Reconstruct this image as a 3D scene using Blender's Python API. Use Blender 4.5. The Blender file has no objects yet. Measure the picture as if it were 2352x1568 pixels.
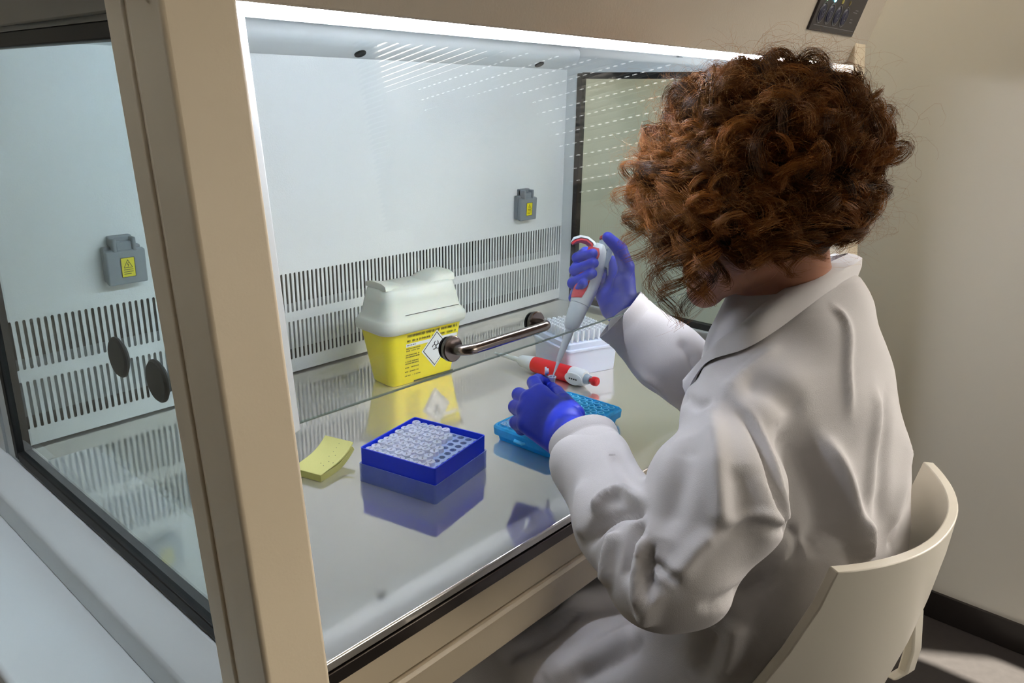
import bpy, bmesh, math, random
import numpy as np
from mathutils import Vector, Matrix

random.seed(7); rng = np.random.default_rng(11)
scene = bpy.context.scene
COL = scene.collection

# ------------------------------------------------------------------ camera
F_PX = 1786.34; YAW, PITCH, ROLL = 0.8439, -0.3081, 0.0169
CAM = np.array([-0.3908, -0.5496, 0.5346])
_f = np.array([math.sin(YAW)*math.cos(PITCH), math.cos(YAW)*math.cos(PITCH), math.sin(PITCH)])
_r = np.cross(_f, [0, 0, 1.0]); _r /= np.linalg.norm(_r)
_u = np.cross(_r, _f)
CR = _r*math.cos(ROLL) + _u*math.sin(ROLL); CU = -_r*math.sin(ROLL) + _u*math.cos(ROLL); CF = _f
cam_d = bpy.data.cameras.new('camera'); cam_d.sensor_width = 36.0; cam_d.lens = F_PX*36.0/2352.0
cam_d.clip_start = 0.02
cam = bpy.data.objects.new('camera', cam_d); COL.objects.link(cam)
m4 = Matrix.Identity(4)
for i in range(3):
    m4[i][0], m4[i][1], m4[i][2], m4[i][3] = CR[i], CU[i], -CF[i], CAM[i]
cam.matrix_world = m4
scene.camera = cam

def at(px, py, t):
    """point of the place seen at (px, py) of the 2352 x 1568 frame, t metres ahead of the camera"""
    v = CR*((px-1176)/F_PX) - CU*((py-784)/F_PX) + CF
    return CAM + v*t

# ------------------------------------------------------------------ light and exposure
scene.view_settings.view_transform = 'Standard'
scene.view_settings.look = 'None'
scene.view_settings.gamma = 1.0
scene.view_settings.use_curve_mapping = False
scene.view_settings.exposure = 0.0
world = bpy.data.worlds.new('sky'); scene.world = world; world.use_nodes = True
wb = world.node_tree.nodes['Background']
wb.inputs[0].default_value = (0.75, 0.87, 1.0, 1); wb.inputs[1].default_value = 1.2
LAMP_STRENGTH = 150.0
BLIND_STRENGTH = 4.6
FILL_LEFT = 20.0
FILL_RIGHT = 15.0
SIDE_WINDOW = 26.0
SUN_DIR = Vector((0.0, 0.83, -0.56)).normalized()
sd = bpy.data.lights.new('sun', 'SUN'); sd.energy = 70.0; sd.angle = 0.009; sd.color = (1, 0.95, 0.87)
sun = bpy.data.objects.new('sun', sd); COL.objects.link(sun)
sun.rotation_euler = SUN_DIR.to_track_quat('-Z', 'Y').to_euler(); sun.location = (1.5, -6, 4)

# ------------------------------------------------------------------ materials
MATS = {}
def lin(c):
    return tuple((v/12.92 if v <= 0.04045 else ((v+0.055)/1.055)**2.4) for v in (x/255.0 for x in c))
def mat(name, rgb=(200, 200, 200), rough=0.5, metal=0.0, spec=0.5, bump=0.0, bscale=200.0, var=0.0, vscale=6.0,
        trans=0.0, ior=1.45, coat=0.0, emit=None, estr=0.0, sss=0.0, alpha=1.0, sheen=0.0, stretch=None, rvar=0.0):
    if name in MATS: return MATS[name]
    m = bpy.data.materials.new(name); m.use_nodes = True; MATS[name] = m
    nt = m.node_tree; b = nt.nodes['Principled BSDF']; L = nt.links
    base = (*lin(rgb), 1)
    b.inputs['Base Color'].default_value = base
    b.inputs['Roughness'].default_value = rough; b.inputs['Metallic'].default_value = metal
    b.inputs['Specular IOR Level'].default_value = spec
    b.inputs['Transmission Weight'].default_value = trans; b.inputs['IOR'].default_value = ior
    b.inputs['Coat Weight'].default_value = coat; b.inputs['Alpha'].default_value = alpha
    b.inputs['Sheen Weight'].default_value = sheen
    if sss:
        b.inputs['Subsurface Weight'].default_value = sss
        b.inputs['Subsurface Radius'].default_value = (0.02, 0.012, 0.008); b.inputs['Subsurface Scale'].default_value = 0.4
    if emit is not None:
        b.inputs['Emission Color'].default_value = (*lin(emit), 1); b.inputs['Emission Strength'].default_value = estr
    if bump or var or rvar:
        tc = nt.nodes.new('ShaderNodeTexCoord'); mp = nt.nodes.new('ShaderNodeMapping')
        L.new(tc.outputs['Object'], mp.inputs[0])
        if stretch: mp.inputs['Scale'].default_value = stretch
    if bump:
        n = nt.nodes.new('ShaderNodeTexNoise'); n.inputs['Scale'].default_value = bscale; n.inputs['Detail'].default_value = 3
        L.new(mp.outputs[0], n.inputs['Vector'])
        bp = nt.nodes.new('ShaderNodeBump'); bp.inputs['Strength'].default_value = bump; bp.inputs['Distance'].default_value = 0.001
        L.new(n.outputs[0], bp.inputs['Height']); L.new(bp.outputs[0], b.inputs['Normal'])
    if var or rvar:
        n2 = nt.nodes.new('ShaderNodeTexNoise'); n2.inputs['Scale'].default_value = vscale; n2.inputs['Detail'].default_value = 5
        L.new(mp.outputs[0], n2.inputs['Vector'])
        if var:
            mx = nt.nodes.new('ShaderNodeMix'); mx.data_type = 'RGBA'
            mx.inputs[6].default_value = tuple(v*(1-var) for v in base[:3]) + (1,)
            mx.inputs[7].default_value = tuple(min(1, v*(1+var)) for v in base[:3]) + (1,)
            L.new(n2.outputs[0], mx.inputs[0]); L.new(mx.outputs[2], b.inputs['Base Color'])
        if rvar:
            mr = nt.nodes.new('ShaderNodeMapRange'); mr.inputs[3].default_value = rough-rvar; mr.inputs[4].default_value = rough+rvar
            L.new(n2.outputs[0], mr.inputs[0]); L.new(mr.outputs[0], b.inputs['Roughness'])
    return m

def glass_mat(name, tint=(0.95, 0.98, 0.97), refl=1.0, rough=0.0):
    m = bpy.data.materials.new(name); m.use_nodes = True; MATS[name] = m
    nt = m.node_tree; nt.nodes.clear(); L = nt.links
    out = nt.nodes.new('ShaderNodeOutputMaterial'); mix = nt.nodes.new('ShaderNodeMixShader')
    tr = nt.nodes.new('ShaderNodeBsdfTransparent'); tr.inputs[0].default_value = (*tint, 1)
    gl = nt.nodes.new('ShaderNodeBsdfGlossy'); gl.inputs['Roughness'].default_value = rough
    lw = nt.nodes.new('ShaderNodeLayerWeight'); lw.inputs[0].default_value = 0.5      # Schlick reflectance, same from both faces
    pw = nt.nodes.new('ShaderNodeMath'); pw.operation = 'POWER'; pw.inputs[1].default_value = 5.0
    mu = nt.nodes.new('ShaderNodeMath'); mu.operation = 'MULTIPLY_ADD'; mu.inputs[1].default_value = 0.96*refl; mu.inputs[2].default_value = 0.04*refl
    L.new(lw.outputs['Facing'], pw.inputs[0]); L.new(pw.outputs[0], mu.inputs[0]); L.new(mu.outputs[0], mix.inputs[0])
    L.new(tr.outputs[0], mix.inputs[1]); L.new(gl.outputs[0], mix.inputs[2]); L.new(mix.outputs[0], out.inputs[0])
    return m

def haze_plastic(name, rgb, opac, rough=0.3, dv=0.12):
    """milky translucent plastic: part diffuse/translucent, part clear"""
    m = bpy.data.materials.new(name); m.use_nodes = True; MATS[name] = m
    nt = m.node_tree; b = nt.nodes['Principled BSDF']; L = nt.links
    b.inputs['Base Color'].default_value = (*lin(rgb), 1); b.inputs['Roughness'].default_value = rough
    tl = nt.nodes.new('ShaderNodeBsdfTranslucent'); tl.inputs[0].default_value = (*lin(rgb), 1)
    a = nt.nodes.new('ShaderNodeMixShader'); a.inputs[0].default_value = 0.4
    L.new(b.outputs[0], a.inputs[1]); L.new(tl.outputs[0], a.inputs[2])
    tr = nt.nodes.new('ShaderNodeBsdfTransparent')
    c = nt.nodes.new('ShaderNodeMixShader')
    n = nt.nodes.new('ShaderNodeTexNoise'); n.inputs['Scale'].default_value = 45; n.inputs['Detail'].default_value = 4
    tc = nt.nodes.new('ShaderNodeTexCoord'); L.new(tc.outputs['Object'], n.inputs['Vector'])
    mr = nt.nodes.new('ShaderNodeMapRange'); mr.inputs[1].default_value = 0.35; mr.inputs[2].default_value = 0.7
    mr.inputs[3].default_value = max(0, opac-dv); mr.inputs[4].default_value = min(1, opac+dv)
    L.new(n.outputs[0], mr.inputs[0]); L.new(mr.outputs[0], c.inputs[0])
    L.new(tr.outputs[0], c.inputs[1]); L.new(a.outputs[0], c.inputs[2])
    L.new(c.outputs[0], nt.nodes['Material Output'].inputs[0])
    return m

# ------------------------------------------------------------------ mesh helpers
class MB:
    """collects vertices and faces of one mesh"""
    def __init__(s): s.v = []; s.f = []; s.mi = []; s.cur = 0
    def add(s, v, f):
        o = len(s.v); s.v += [tuple(map(float, p)) for p in v]
        for q in f: s.f.append([i+o for i in q]); s.mi.append(s.cur)
        return s
    def box(s, x, y, z, M=None):
        v = [(x[i], y[j], z[k]) for k in (0, 1) for j in (0, 1) for i in (0, 1)]
        if M is not None: v = [M @ Vector(p) for p in v]
        return s.add(v, [(0, 2, 3, 1), (4, 5, 7, 6), (0, 1, 5, 4), (2, 6, 7, 3), (0, 4, 6, 2), (1, 3, 7, 5)])
    def prism(s, poly, lo, hi, fn):
        """poly: 2-D outline; fn(a, b, t) -> point; extruded from lo to hi"""
        n = len(poly); v = [fn(a, b, lo) for a, b in poly] + [fn(a, b, hi) for a, b in poly]
        f = [list(range(n))[::-1], list(range(n, 2*n))] + [(i, (i+1) % n, n+(i+1) % n, n+i) for i in range(n)]
        return s.add(v, f)
    def rings(s, rings, cap=True, closed=True):
        n = len(rings[0]); v = [p for r in rings for p in r]; f = []
        for k in range(len(rings)-1):
            for i in range(n if closed else n-1):
                j = (i+1) % n
                f.append((k*n+i, k*n+j, (k+1)*n+j, (k+1)*n+i))
        if cap: f += [list(range(n))[::-1], list(range((len(rings)-1)*n, len(rings)*n))]
        return s.add(v, f)
    def lathe(s, prof, seg=20, M=None, sx=1.0, sy=1.0):
        """prof: (radius, z) list turned round z"""
        rs = []
        for r, z in prof:
            ring = [Vector((sx*r*math.cos(2*math.pi*i/seg), sy*r*math.sin(2*math.pi*i/seg), z)) for i in range(seg)]
            rs.append([M @ p for p in ring] if M is not None else ring)
        return s.rings(rs)
    def tube(s, pts, rad, seg=10, cap=True):
        pts = [Vector(p) for p in pts]; n = len(pts)
        rad = [rad]*n if isinstance(rad, (int, float)) else rad
        t0 = (pts[1]-pts[0]).normalized(); up = Vector((0, 0, 1)) if abs(t0.z) < 0.9 else Vector((1, 0, 0))
        u = t0.cross(up).normalized(); rs = []
        for i in range(n):
            t = (pts[min(i+1, n-1)]-pts[max(i-1, 0)]).normalized()
            u = (u - t*u.dot(t)).normalized(); w = t.cross(u)
            rs.append([pts[i] + (u*math.cos(2*math.pi*k/seg) + w*math.sin(2*math.pi*k/seg))*rad[i] for k in range(seg)])
        return s.rings(rs, cap)
    def mesh(s, name, mats, smooth=False, weld=False):
        me = bpy.data.meshes.new(name); me.from_pydata(s.v, [], s.f)
        for m in (mats if isinstance(mats, (list, tuple)) else [mats]): me.materials.append(m)
        if max(s.mi, default=0) > 0: me.polygons.foreach_set('material_index', s.mi)
        bm = bmesh.new(); bm.from_mesh(me)
        if weld: bmesh.ops.remove_doubles(bm, verts=bm.verts, dist=1e-6)
        bmesh.ops.recalc_face_normals(bm, faces=bm.faces); bm.to_mesh(me); bm.free()
        if smooth:
            me.polygons.foreach_set('use_smooth', [True]*len(me.polygons))
            me.set_sharp_from_angle(angle=math.radians(smooth if smooth is not True else 40))
        return me
    def obj(s, name, mats, parent=None, bevel=0.0, bseg=2, smooth=False, loc=None):
        if parent is not None and parent.get('world_build'):
            l = np.array(parent['world_build'])
            s.v = [tuple(np.array(p)-l) for p in s.v]
        o = bpy.data.objects.new(name, s.mesh(name, mats, smooth)); COL.objects.link(o)
        if parent is not None: o.parent = parent
        if loc is not None: o.location = loc
        if bevel:
            md = o.modifiers.new('bevel', 'BEVEL'); md.width = bevel; md.segments = bseg; md.limit_method = 'ANGLE'
            md.angle_limit = math.radians(35); md.harden_normals = False
            o.data.polygons.foreach_set('use_smooth', [True]*len(o.data.polygons))
            o.data.set_sharp_from_angle(angle=math.radians(30))
        return o

def tag(o, label=None, cat=None, group=None, kind=None):
    if label: o['label'] = label
    if cat: o['category'] = cat
    if group: o['group'] = group
    if kind: o['kind'] = kind
    return o
def thing(name, loc, label, cat, rz=0.0, group=None, world_build=False):
    e = bpy.data.objects.new(name, None); COL.objects.link(e); e.location = loc; e.rotation_euler = (0, 0, rz)
    e.empty_display_size = 0.05
    if world_build: e['world_build'] = list(map(float, loc))
    return tag(e, label, cat, group)
def copy_child(o, parent, M=None):
    c = o.copy(); COL.objects.link(c); c.parent = parent
    if M is not None: c.matrix_local = M
    return c

# ------------------------------------------------------------------ measures of the cabinet
D = 0.733; XL, XR = -0.08, 1.243; FLOOR = -0.75; WALLX = 1.64
SL = 0.109; YS = 0.0356
sash_y = lambda z: YS + SL*z
Y0, XO_L, XO_R = -0.045, -0.122, 1.285

m_cream = mat('cream powder coat', (228, 212, 184), 0.42, bump=0.10, bscale=350)
m_white = mat('white powder coat', (222, 226, 226), 0.38, bump=0.35, bscale=420)
m_white2 = mat('white smooth enamel', (216, 222, 224), 0.4)
m_inner = mat('grey inner sheet', (150, 155, 156), 0.6)
m_dark = mat('dark plenum', (44, 47, 47), 0.8)
m_black = mat('black rubber', (14, 14, 15), 0.55)
m_steel = mat('brushed stainless steel', (246, 240, 232), 0.07, metal=1.0, bump=0.02, bscale=90, rvar=0.025, vscale=14, var=0.05)
def two_lobe(m, rgb, rough2, fac):
    """brushed metal: a sharp and a broad reflection mixed"""
    nt = m.node_tree; b2 = nt.nodes.new('ShaderNodeBsdfPrincipled'); b2.inputs['Metallic'].default_value = .35
    b2.inputs['Base Color'].default_value = (*lin(rgb), 1); b2.inputs['Roughness'].default_value = rough2
    mx = nt.nodes.new('ShaderNodeMixShader'); mx.inputs[0].default_value = fac
    nt.links.new(nt.nodes['Principled BSDF'].outputs[0], mx.inputs[1]); nt.links.new(b2.outputs[0], mx.inputs[2])
    nt.links.new(mx.outputs[0], nt.nodes['Material Output'].inputs[0])
two_lobe(m_steel, (246, 244, 242), .45, .26)
m_steel2 = mat('satin steel handle', (150, 140, 134), 0.22, metal=1.0)
m_steel3 = mat('dark steel strip', (105, 98, 94), 0.3, metal=1.0)
m_alu = mat('grey aluminium trim', (120, 118, 114), 0.4, metal=0.6)
m_glass = glass_mat('sash glass', (0.97, 0.985, 0.98))
m_glass2 = glass_mat('side window glass', (0.89, 0.97, 0.975))
m_gedge = mat('cut glass edge', (120, 134, 128), 0.15, spec=.9)
m_grey = mat('outlet grey plastic', (128, 136, 142), 0.45)
m_yel = mat('warning yellow', (228, 216, 30), 0.5)
m_ink = mat('black print', (22, 22, 22), 0.6)
m_lamp = mat('fluorescent tube', (255, 255, 255), 0.4, emit=(234, 240, 255), estr=LAMP_STRENGTH)

# ------------------------------------------------------------------ room
def struct(name, mb, m, label, cat, bevel=0.0):
    o = mb.obj(name, m, bevel=bevel); tag(o, label, cat, kind='structure'); return o
m_wall = mat('beige painted wall', (232, 225, 210), 0.75, bump=0.15, bscale=60, var=0.03, vscale=2)
m_wallw = mat('dark painted wall', (84, 78, 72), 0.8); m_ceil = mat('white ceiling paint', (226, 222, 214), 0.8)
m_tile = mat('dark floor tile', (58, 53, 51), 0.42, var=0.18, vscale=60, bump=0.15, bscale=150)
m_grout = mat('tile grout', (92, 84, 78), 0.9)
m_skirt = mat('dark baseboard tile', (40, 34, 31), 0.3, var=0.1, vscale=20)
RY0, RY1, RX0, RZ1 = -3.0, 1.0, -2.6, 2.1
H0, H1, HZ0, HZ1 = -1.85, -.44, .40, 1.34          # window with a slatted blind in the right wall
wr = MB().box((WALLX, WALLX+.1), (RY0-.1, H0), (FLOOR, RZ1)).box((WALLX, WALLX+.1), (H1, RY1+.1), (FLOOR, RZ1))
wr.box((WALLX, WALLX+.1), (H0, H1), (FLOOR, HZ0)).box((WALLX, WALLX+.1), (H0, H1), (HZ1, RZ1))
struct('wall_right', wr, m_wall, 'plain beige painted wall to the right of the cabinet', 'wall')
struct('wall_back', MB().box((RX0, WALLX), (RY1, RY1+.1), (FLOOR, RZ1)), m_wall, 'beige wall behind the cabinet', 'wall')
struct('wall_left', MB().box((RX0-.1, RX0), (RY0-.1, RY1+.1), (FLOOR, RZ1)), m_wallw, 'dark wall far to the left of the cabinet', 'wall')
struct('ceiling', MB().box((RX0-.1, WALLX+.1), (RY0-.1, RY1+.1), (RZ1, RZ1+.1)), m_ceil, 'white room ceiling', 'ceiling')
# wall behind the photographer with a window opening
WX0, WX1, WZ0, WZ1 = 0.35, 1.60, 0.0, 1.35
fw = MB()
fw.box((RX0, WX0), (RY0-.1, RY0), (FLOOR, RZ1)); fw.box((WX1, WALLX), (RY0-.1, RY0), (FLOOR, RZ1))
fw.box((WX0, WX1), (RY0-.1, RY0), (FLOOR, WZ0)); fw.box((WX0, WX1), (RY0-.1, RY0), (WZ1, RZ1))
struct('wall_front', fw, m_wallw, 'dark wall with the window opposite the cabinet', 'wall')
fl = struct('floor', MB().box((RX0, WALLX), (RY0, RY1), (FLOOR-.1, FLOOR-.004)), m_grout, 'dark square floor tiles with thin grout lines', 'floor')
tmb = MB().box((0.0015, .4485), (0.0015, .4485), (-.006, 0))
tme = tmb.mesh('floor_tile', m_tile)
for i in range(4):
    for j in range(4):
        t = bpy.data.objects.new('tile', tme); COL.objects.link(t); t.parent = fl
        t.location = (WALLX-.45*(i+1), -.205+.45*(1-j)-.45+.0, FLOOR)
rest = MB()
for i in range(10):
    for j in range(9):
        x = WALLX-.45*(i+1); y = -.205+.45*(2-j)
        if i < 4 and 1 <= j-0 and (y < .25 and y > -1.6): continue
        if y+.45 > RY1 or y < RY0 or x < RX0: continue
        rest.box((x+.0015, x+.4485), (y+.0015, y+.4485), (FLOOR-.006, FLOOR))
o = rest.obj('far_tiles', m_tile, parent=fl); o['kind'] = 'stuff'
bb = struct('baseboard_right', MB().box((WALLX-.003, WALLX), (RY0, RY1), (FLOOR, FLOOR+.074)), m_grout, 'dark tiled baseboard along the beige wall', 'baseboard')
bme = MB().box((-.008, 0), (.001, .449), (0.001, .075)).mesh('baseboard_tile', m_skirt)
for k in range(8):
    t = bpy.data.objects.new('tile', bme); COL.objects.link(t); t.parent = bb; t.location = (WALLX-.003, -.205+.45*(1-k), FLOOR)
# window: daylit roller blind, open strip at its right side lets the sun in
m_frame = mat('white window frame', (225, 225, 222), 0.5)
m_blind = mat('daylit blind', (235, 235, 230), 0.8, emit=(255, 246, 232), estr=BLIND_STRENGTH)
w1 = MB()
for a in ((WX0, WX0+.04, WZ0, WZ1), (WX1-.033, WX1, WZ0, WZ1), (WX0, WX1, WZ0, WZ0+.04), (WX0, WX1, WZ1-.04, WZ1)):
    w1.box((a[0], a[1]), (RY0-.08, RY0-.02), (a[2], a[3]))
w1o = struct('window_1', w1, m_frame, 'window with a daylit roller blind opposite the cabinet', 'window')
MB().prism([(WX0+.04, WZ0+.04), (1.448, WZ0+.04), (1.445, WZ1-.25), (1.40, WZ1-.04), (WX0+.04, WZ1-.04)], RY0-.03, RY0-.026, lambda a, b, t: (a, t, b)).obj('blind', m_blind, parent=w1o)
MB().prism([(1.43, WZ1), (1.43, 1.168), (1.462, 1.136), (1.57, 1.030), (1.60, WZ1)], RY0-.034, RY0-.031, lambda a, b, t: (a, t, b)).obj('sun_patch_mask', m_frame, parent=w1o)  # unseen slanted sheet, added to trim the sun patch on the floor
MB().box((WX0+.04, WX1-.033), (RY0-.062, RY0-.056), (WZ0+.04, WZ1-.04)).obj('pane', glass_mat('window pane glass'), parent=w1o)

w2 = MB()
for a in ((H0, H0+.09, HZ0, HZ1), (H1-.22, H1, HZ0, HZ1), (H0, H1, HZ0, HZ0+.08), (H0, H1, HZ1-.08, HZ1), (-1.165, -1.125, HZ0, HZ1)):
    w2.box((WALLX+.02, WALLX+.07), (a[0], a[1]), (a[2], a[3]))
w2o = struct('window_2', w2, m_frame, 'bright window with a slatted blind in the beige wall behind the person', 'window')
MB().box((WALLX+.045, WALLX+.05), (H0+.09, H1-.22), (HZ0+.08, HZ1-.08)).obj('daylit_pane', mat('daylit pane', (240, 240, 240), .5, emit=(255, 247, 238), estr=SIDE_WINDOW), parent=w2o)
# slatted blind; the added fill panels on the ceiling follow it
# slats tilted down into the room, with a row of light slits below every second slat
sm_ = MB().box((-.025, .025), (H0+.001, H1-.001), (-.0006, .0006), Matrix.Rotation(math.radians(-35), 4, 'Y')).mesh('slat', mat('grey blind slat', (120, 118, 112), .7))
slm = MB()
for k in range(int((HZ1-HZ0)/.0195)-1):
    t = bpy.data.objects.new('slat', sm_); COL.objects.link(t); t.parent = w2o; t.location = (WALLX+.012, 0, HZ0+.015+.0195*k)
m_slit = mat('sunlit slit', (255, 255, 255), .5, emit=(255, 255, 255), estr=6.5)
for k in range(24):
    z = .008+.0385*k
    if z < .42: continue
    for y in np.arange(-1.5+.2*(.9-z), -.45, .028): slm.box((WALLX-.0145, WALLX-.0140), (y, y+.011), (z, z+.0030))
slo = slm.obj('light_slits', m_slit, parent=w2o); slo['kind'] = 'stuff'
def fill_panel(x, y, hs, label, mname, st, emit):
    cl = thing('fill_panel', (x, y, RZ1), label, 'light', group='added fill light panels')
    MB().box((-hs, hs), (-hs, hs), (-.03, -.001)).obj('housing', m_frame, cl, bevel=.004)
    MB().box((-hs+.03, hs-.03), (-hs+.03, hs-.03), (-.034, -.0305)).obj('diffuser', mat(mname, (240, 244, 248), .5, emit=emit, estr=st), cl)
fill_panel(-.42, .62, .28, 'added fill light panel above the left end of the cabinet', 'fill diffuser cool', FILL_LEFT, (232, 242, 255))  # unseen panel, added to brighten the left sill and shelf
fill_panel(1.2, .55, .30, 'added fill light panel above the right end of the cabinet', 'fill diffuser warm', FILL_RIGHT, (255, 246, 232))  # unseen panel, added to light the right wall while the hood shields the person

# ------------------------------------------------------------------ biosafety cabinet
CX = 0.58
cab = thing('biosafety_cabinet', (CX, .36, FLOOR), 'large cream and white biosafety cabinet with a slanted glass front', 'cabinet', world_build=True)
sl = lambda x, y, z: (x, y+SL*z, z)
# left and right front columns (outline in plan, leaning back as they rise)
def column(side):
    X = (lambda x: x) if side == 'L' else (lambda x: 2*((XO_L+XO_R)/2)-x)
    ZT = 0.66
    zb = -.30
    mb = MB().prism([(X(-.122), Y0), (X(-.062), Y0), (X(-.062), -.006), (X(-.086), .010), (X(-.122), .010)], zb, ZT, lambda a, b, t: sl(a, b, t))
    mb.obj('front_column', m_cream, cab, bevel=.004, bseg=3)
    MB().prism([(X(-.1205), .0085), (X(-.086), .0085), (X(-.086), .016), (X(-.1195), .016)], zb, ZT, lambda a, b, t: sl(a, b, t)).obj('column_seam', m_cream, cab)
    MB().prism([(X(-.122), .0155), (X(-.086), .0155), (X(-.086), .047), (X(-.122), .047)], zb, ZT, lambda a, b, t: sl(a, b, t)).obj('column_panel', m_cream, cab, bevel=.003, bseg=2)
    # white guide rail that holds the sash, ends at the lower edge of the glass
    MB().prism([(X(-.080), -.002), (X(-.018), .022), (X(-.018), .050), (X(-.080), .050)], .228, ZT, lambda a, b, t: sl(a, b, t)).obj('sash_guide', m_white2, cab, bevel=.002)
column('L'); column('R')
# sash glass with its handle
sx0, sx1 = -.03, 1.195
sg = MB().prism([(sx0, .0345), (sx1, .0345), (sx1, .0370), (sx0, .0370)], .2300, .66, lambda a, b, t: sl(a, b, t)).obj('sash_glass', m_glass, cab)
tag(sg, 'clear sliding glass front')
MB().prism([(sx0, .0344), (sx1, .0344), (sx1, .0371), (sx0, .0371)], .2287, .2300, lambda a, b, t: sl(a, b, t)).obj('glass_edge', m_gedge, cab)
def sash_frame(x, z):
    n = Vector((0, -1, SL)).normalized(); up = Vector((0, SL, 1)).normalized(); xx = Vector((1, 0, 0))
    M = Matrix((xx, up, n)).transposed().to_4x4(); M.translation = Vector((x, sash_y(z)-.0012, z)); return M
HZ = .257
path = []
A0, A1 = .192, .340
M0, M1 = sash_frame(A0, HZ), sash_frame(A1, HZ)
for k in range(9):
    a = math.pi/2*k/8; path.append(M0 @ Vector((.014-.014*math.cos(a), 0, .012+.014*math.sin(a))))
for k in range(9):
    a = math.pi/2*k/8; path.append(M1 @ Vector((-.014+.014*math.sin(a), 0, .012+.014*math.cos(a))))
path = [M0 @ Vector((0, 0, .004))] + path + [M1 @ Vector((0, 0, .004))]
hd = MB().tube(path, .0062, 16).obj('sash_handle', m_steel2, cab, smooth=True)
tag(hd, 'brushed steel pull handle on the glass')
for Mx in (M0, M1):
    MB().lathe([(0, .006), (.0138, .0055), (.0150, .0045), (.0150, .0005), (0, .0005)], 32, Mx).obj('flange', m_steel2, hd, smooth=30)
    MB().lathe([(0, -.0065), (.0128, -.0065), (.0132, -.0060), (.0132, -.0035), (0, -.0035)], 32, Mx).obj('backing_washer', m_black, hd, smooth=30)
for o in list(hd.children):   # children of a part: built in the frame of the cabinet
    o.data.transform(Matrix.Translation(-Vector((CX, .36, FLOOR))))

# back panel with two rows of slots
z4, z3, z2, z1 = .030, .107, .125, .202
P = .0097; HW = .00235
slots = [1.2355-P*k for k in range(int((1.2355-(XL+.006))/P)+1)]
bp = MB(); edges = [XL] + [v for s_ in sorted(slots) for v in (s_-HW, s_+HW)] + [XR]
def rect(x0, x1, za, zb): bp.add([(x0, D, za), (x1, D, za), (x1, D, zb), (x0, D, zb)], [(0, 1, 2, 3)])
NA = 5
def row(za, zb):
    for i in range(0, len(edges), 2): rect(edges[i], edges[i+1], za, zb)
    for s_ in slots:
        arc = [(s_-HW*math.cos(math.pi*k/NA), HW*math.sin(math.pi*k/NA)) for k in range(NA+1)]
        top = [(x, D, zb-HW+h) for x, h in arc]; bot = [(x, D, za+HW-h) for x, h in arc]
        for k in range(NA):
            (xa, _, ha), (xb, _, hb) = top[k], top[k+1]
            bp.add([(xa, D, ha), (xb, D, hb), (xb, D, zb), (xa, D, zb)], [(0, 1, 2, 3)])
            (xa, _, ha), (xb, _, hb) = bot[k], bot[k+1]
            bp.add([(xa, D, za), (xb, D, za), (xb, D, hb), (xa, D, ha)], [(0, 1, 2, 3)])
        n = len(top)                       # inner walls of the slot
        loop = [(x, z) for x, _, z in top] + [(x, z) for x, _, z in bot[::-1]]
        k = len(loop)
        bp.add([(x, D, z) for x, z in loop] + [(x, D+.0016, z) for x, z in loop],
               [(i, (i+1) % k, k+(i+1) % k, k+i) for i in range(k)])
rect(XL, XR, 0.0035, z4); row(z4, z3); rect(XL, XR, z3, z2); row(z2, z1); rect(XL, XR, z1, .70)
bpo = bp.obj('back_panel', m_white, cab); tag(bpo, 'white slotted back panel')
MB().box((XL, XR), (D+.012, D+.014), (.047, .139)).obj('slot_baffle', m_inner, cab)
MB().box((XL, XR), (D+.055, D+.065), (-.02, .70)).obj('rear_plenum', m_dark, cab)
MB().box((XL-.04, XR+.04), (D+.066, D+.09), (-.30, .70)).obj('cabinet_back', m_cream, cab)
# stainless work tray with a front face
MB().box((XL, XR), (0.0, D+.05), (-.012, 0.0)).obj('work_surface', m_steel, cab, bevel=.0025, bseg=3)
MB().box((XL, XR), (-.001, .010), (-.030, -.0135)).obj('steel_front_strip', m_steel3, cab, bevel=.001)
fp = MB().prism([(0.0005, -.0305), (-.006, -.064), (.03, -.064), (.03, -.0305)], XO_L+.03, XO_R-.03, lambda a, b, t: (t, a, b)).obj('front_fascia', m_cream, cab)
MB().prism([(-.008, -.066), (-.012, -.072), (-.012, -.118), (.03, -.118), (.03, -.066)], XO_L+.03, XO_R-.03, lambda a, b, t: (t, a, b)).obj('lower_front_panel', m_cream, cab, bevel=.002)
MB().box((XL-.02, XR+.02), (.03, D+.06), (-.118, -.014)).obj('base_tub', m_inner, cab)
# side walls with windows
WY0, WY1, WZa, WZb = .055, .697, .006, .586
def side(sgn):
    xi = XL if sgn < 0 else XR
    x0, x1 = sorted((xi, xi+sgn*.014)); mb = MB()
    for (ya, yb, za, zb) in ((.03, WY0, -.01, .70), (WY1, D+.07, -.01, .70), (WY0, WY1, -.01, WZa), (WY0, WY1, WZb, .70)):
        mb.box((x0, x1), (ya, yb), (za, zb))
    mb.obj('side_wall', m_white2, cab)
    g = .013; gx0, gx1 = sorted((xi-sgn*.0025, xi+sgn*.017)); mb = MB()
    for (ya, yb, za, zb) in ((WY0-.004, WY0+g, WZa, WZb), (WY1-g, WY1+.002, WZa, WZb), (WY0+g, WY1-g, WZa-.002, WZa+g), (WY0+g, WY1-g, WZb-g, WZb+.002)):
        mb.box((gx0, gx1), (ya, yb), (za, zb))
    mb.obj('window_gasket', m_black, cab, bevel=.0015)
    px0, px1 = sorted((xi+sgn*.006, xi+sgn*.012))
    MB().box((px0, px1), (WY0+.010, WY1-.010), (WZa+.010, WZb-.010)).obj('side_pane', m_glass2, cab)
side(-1); side(1)
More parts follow.
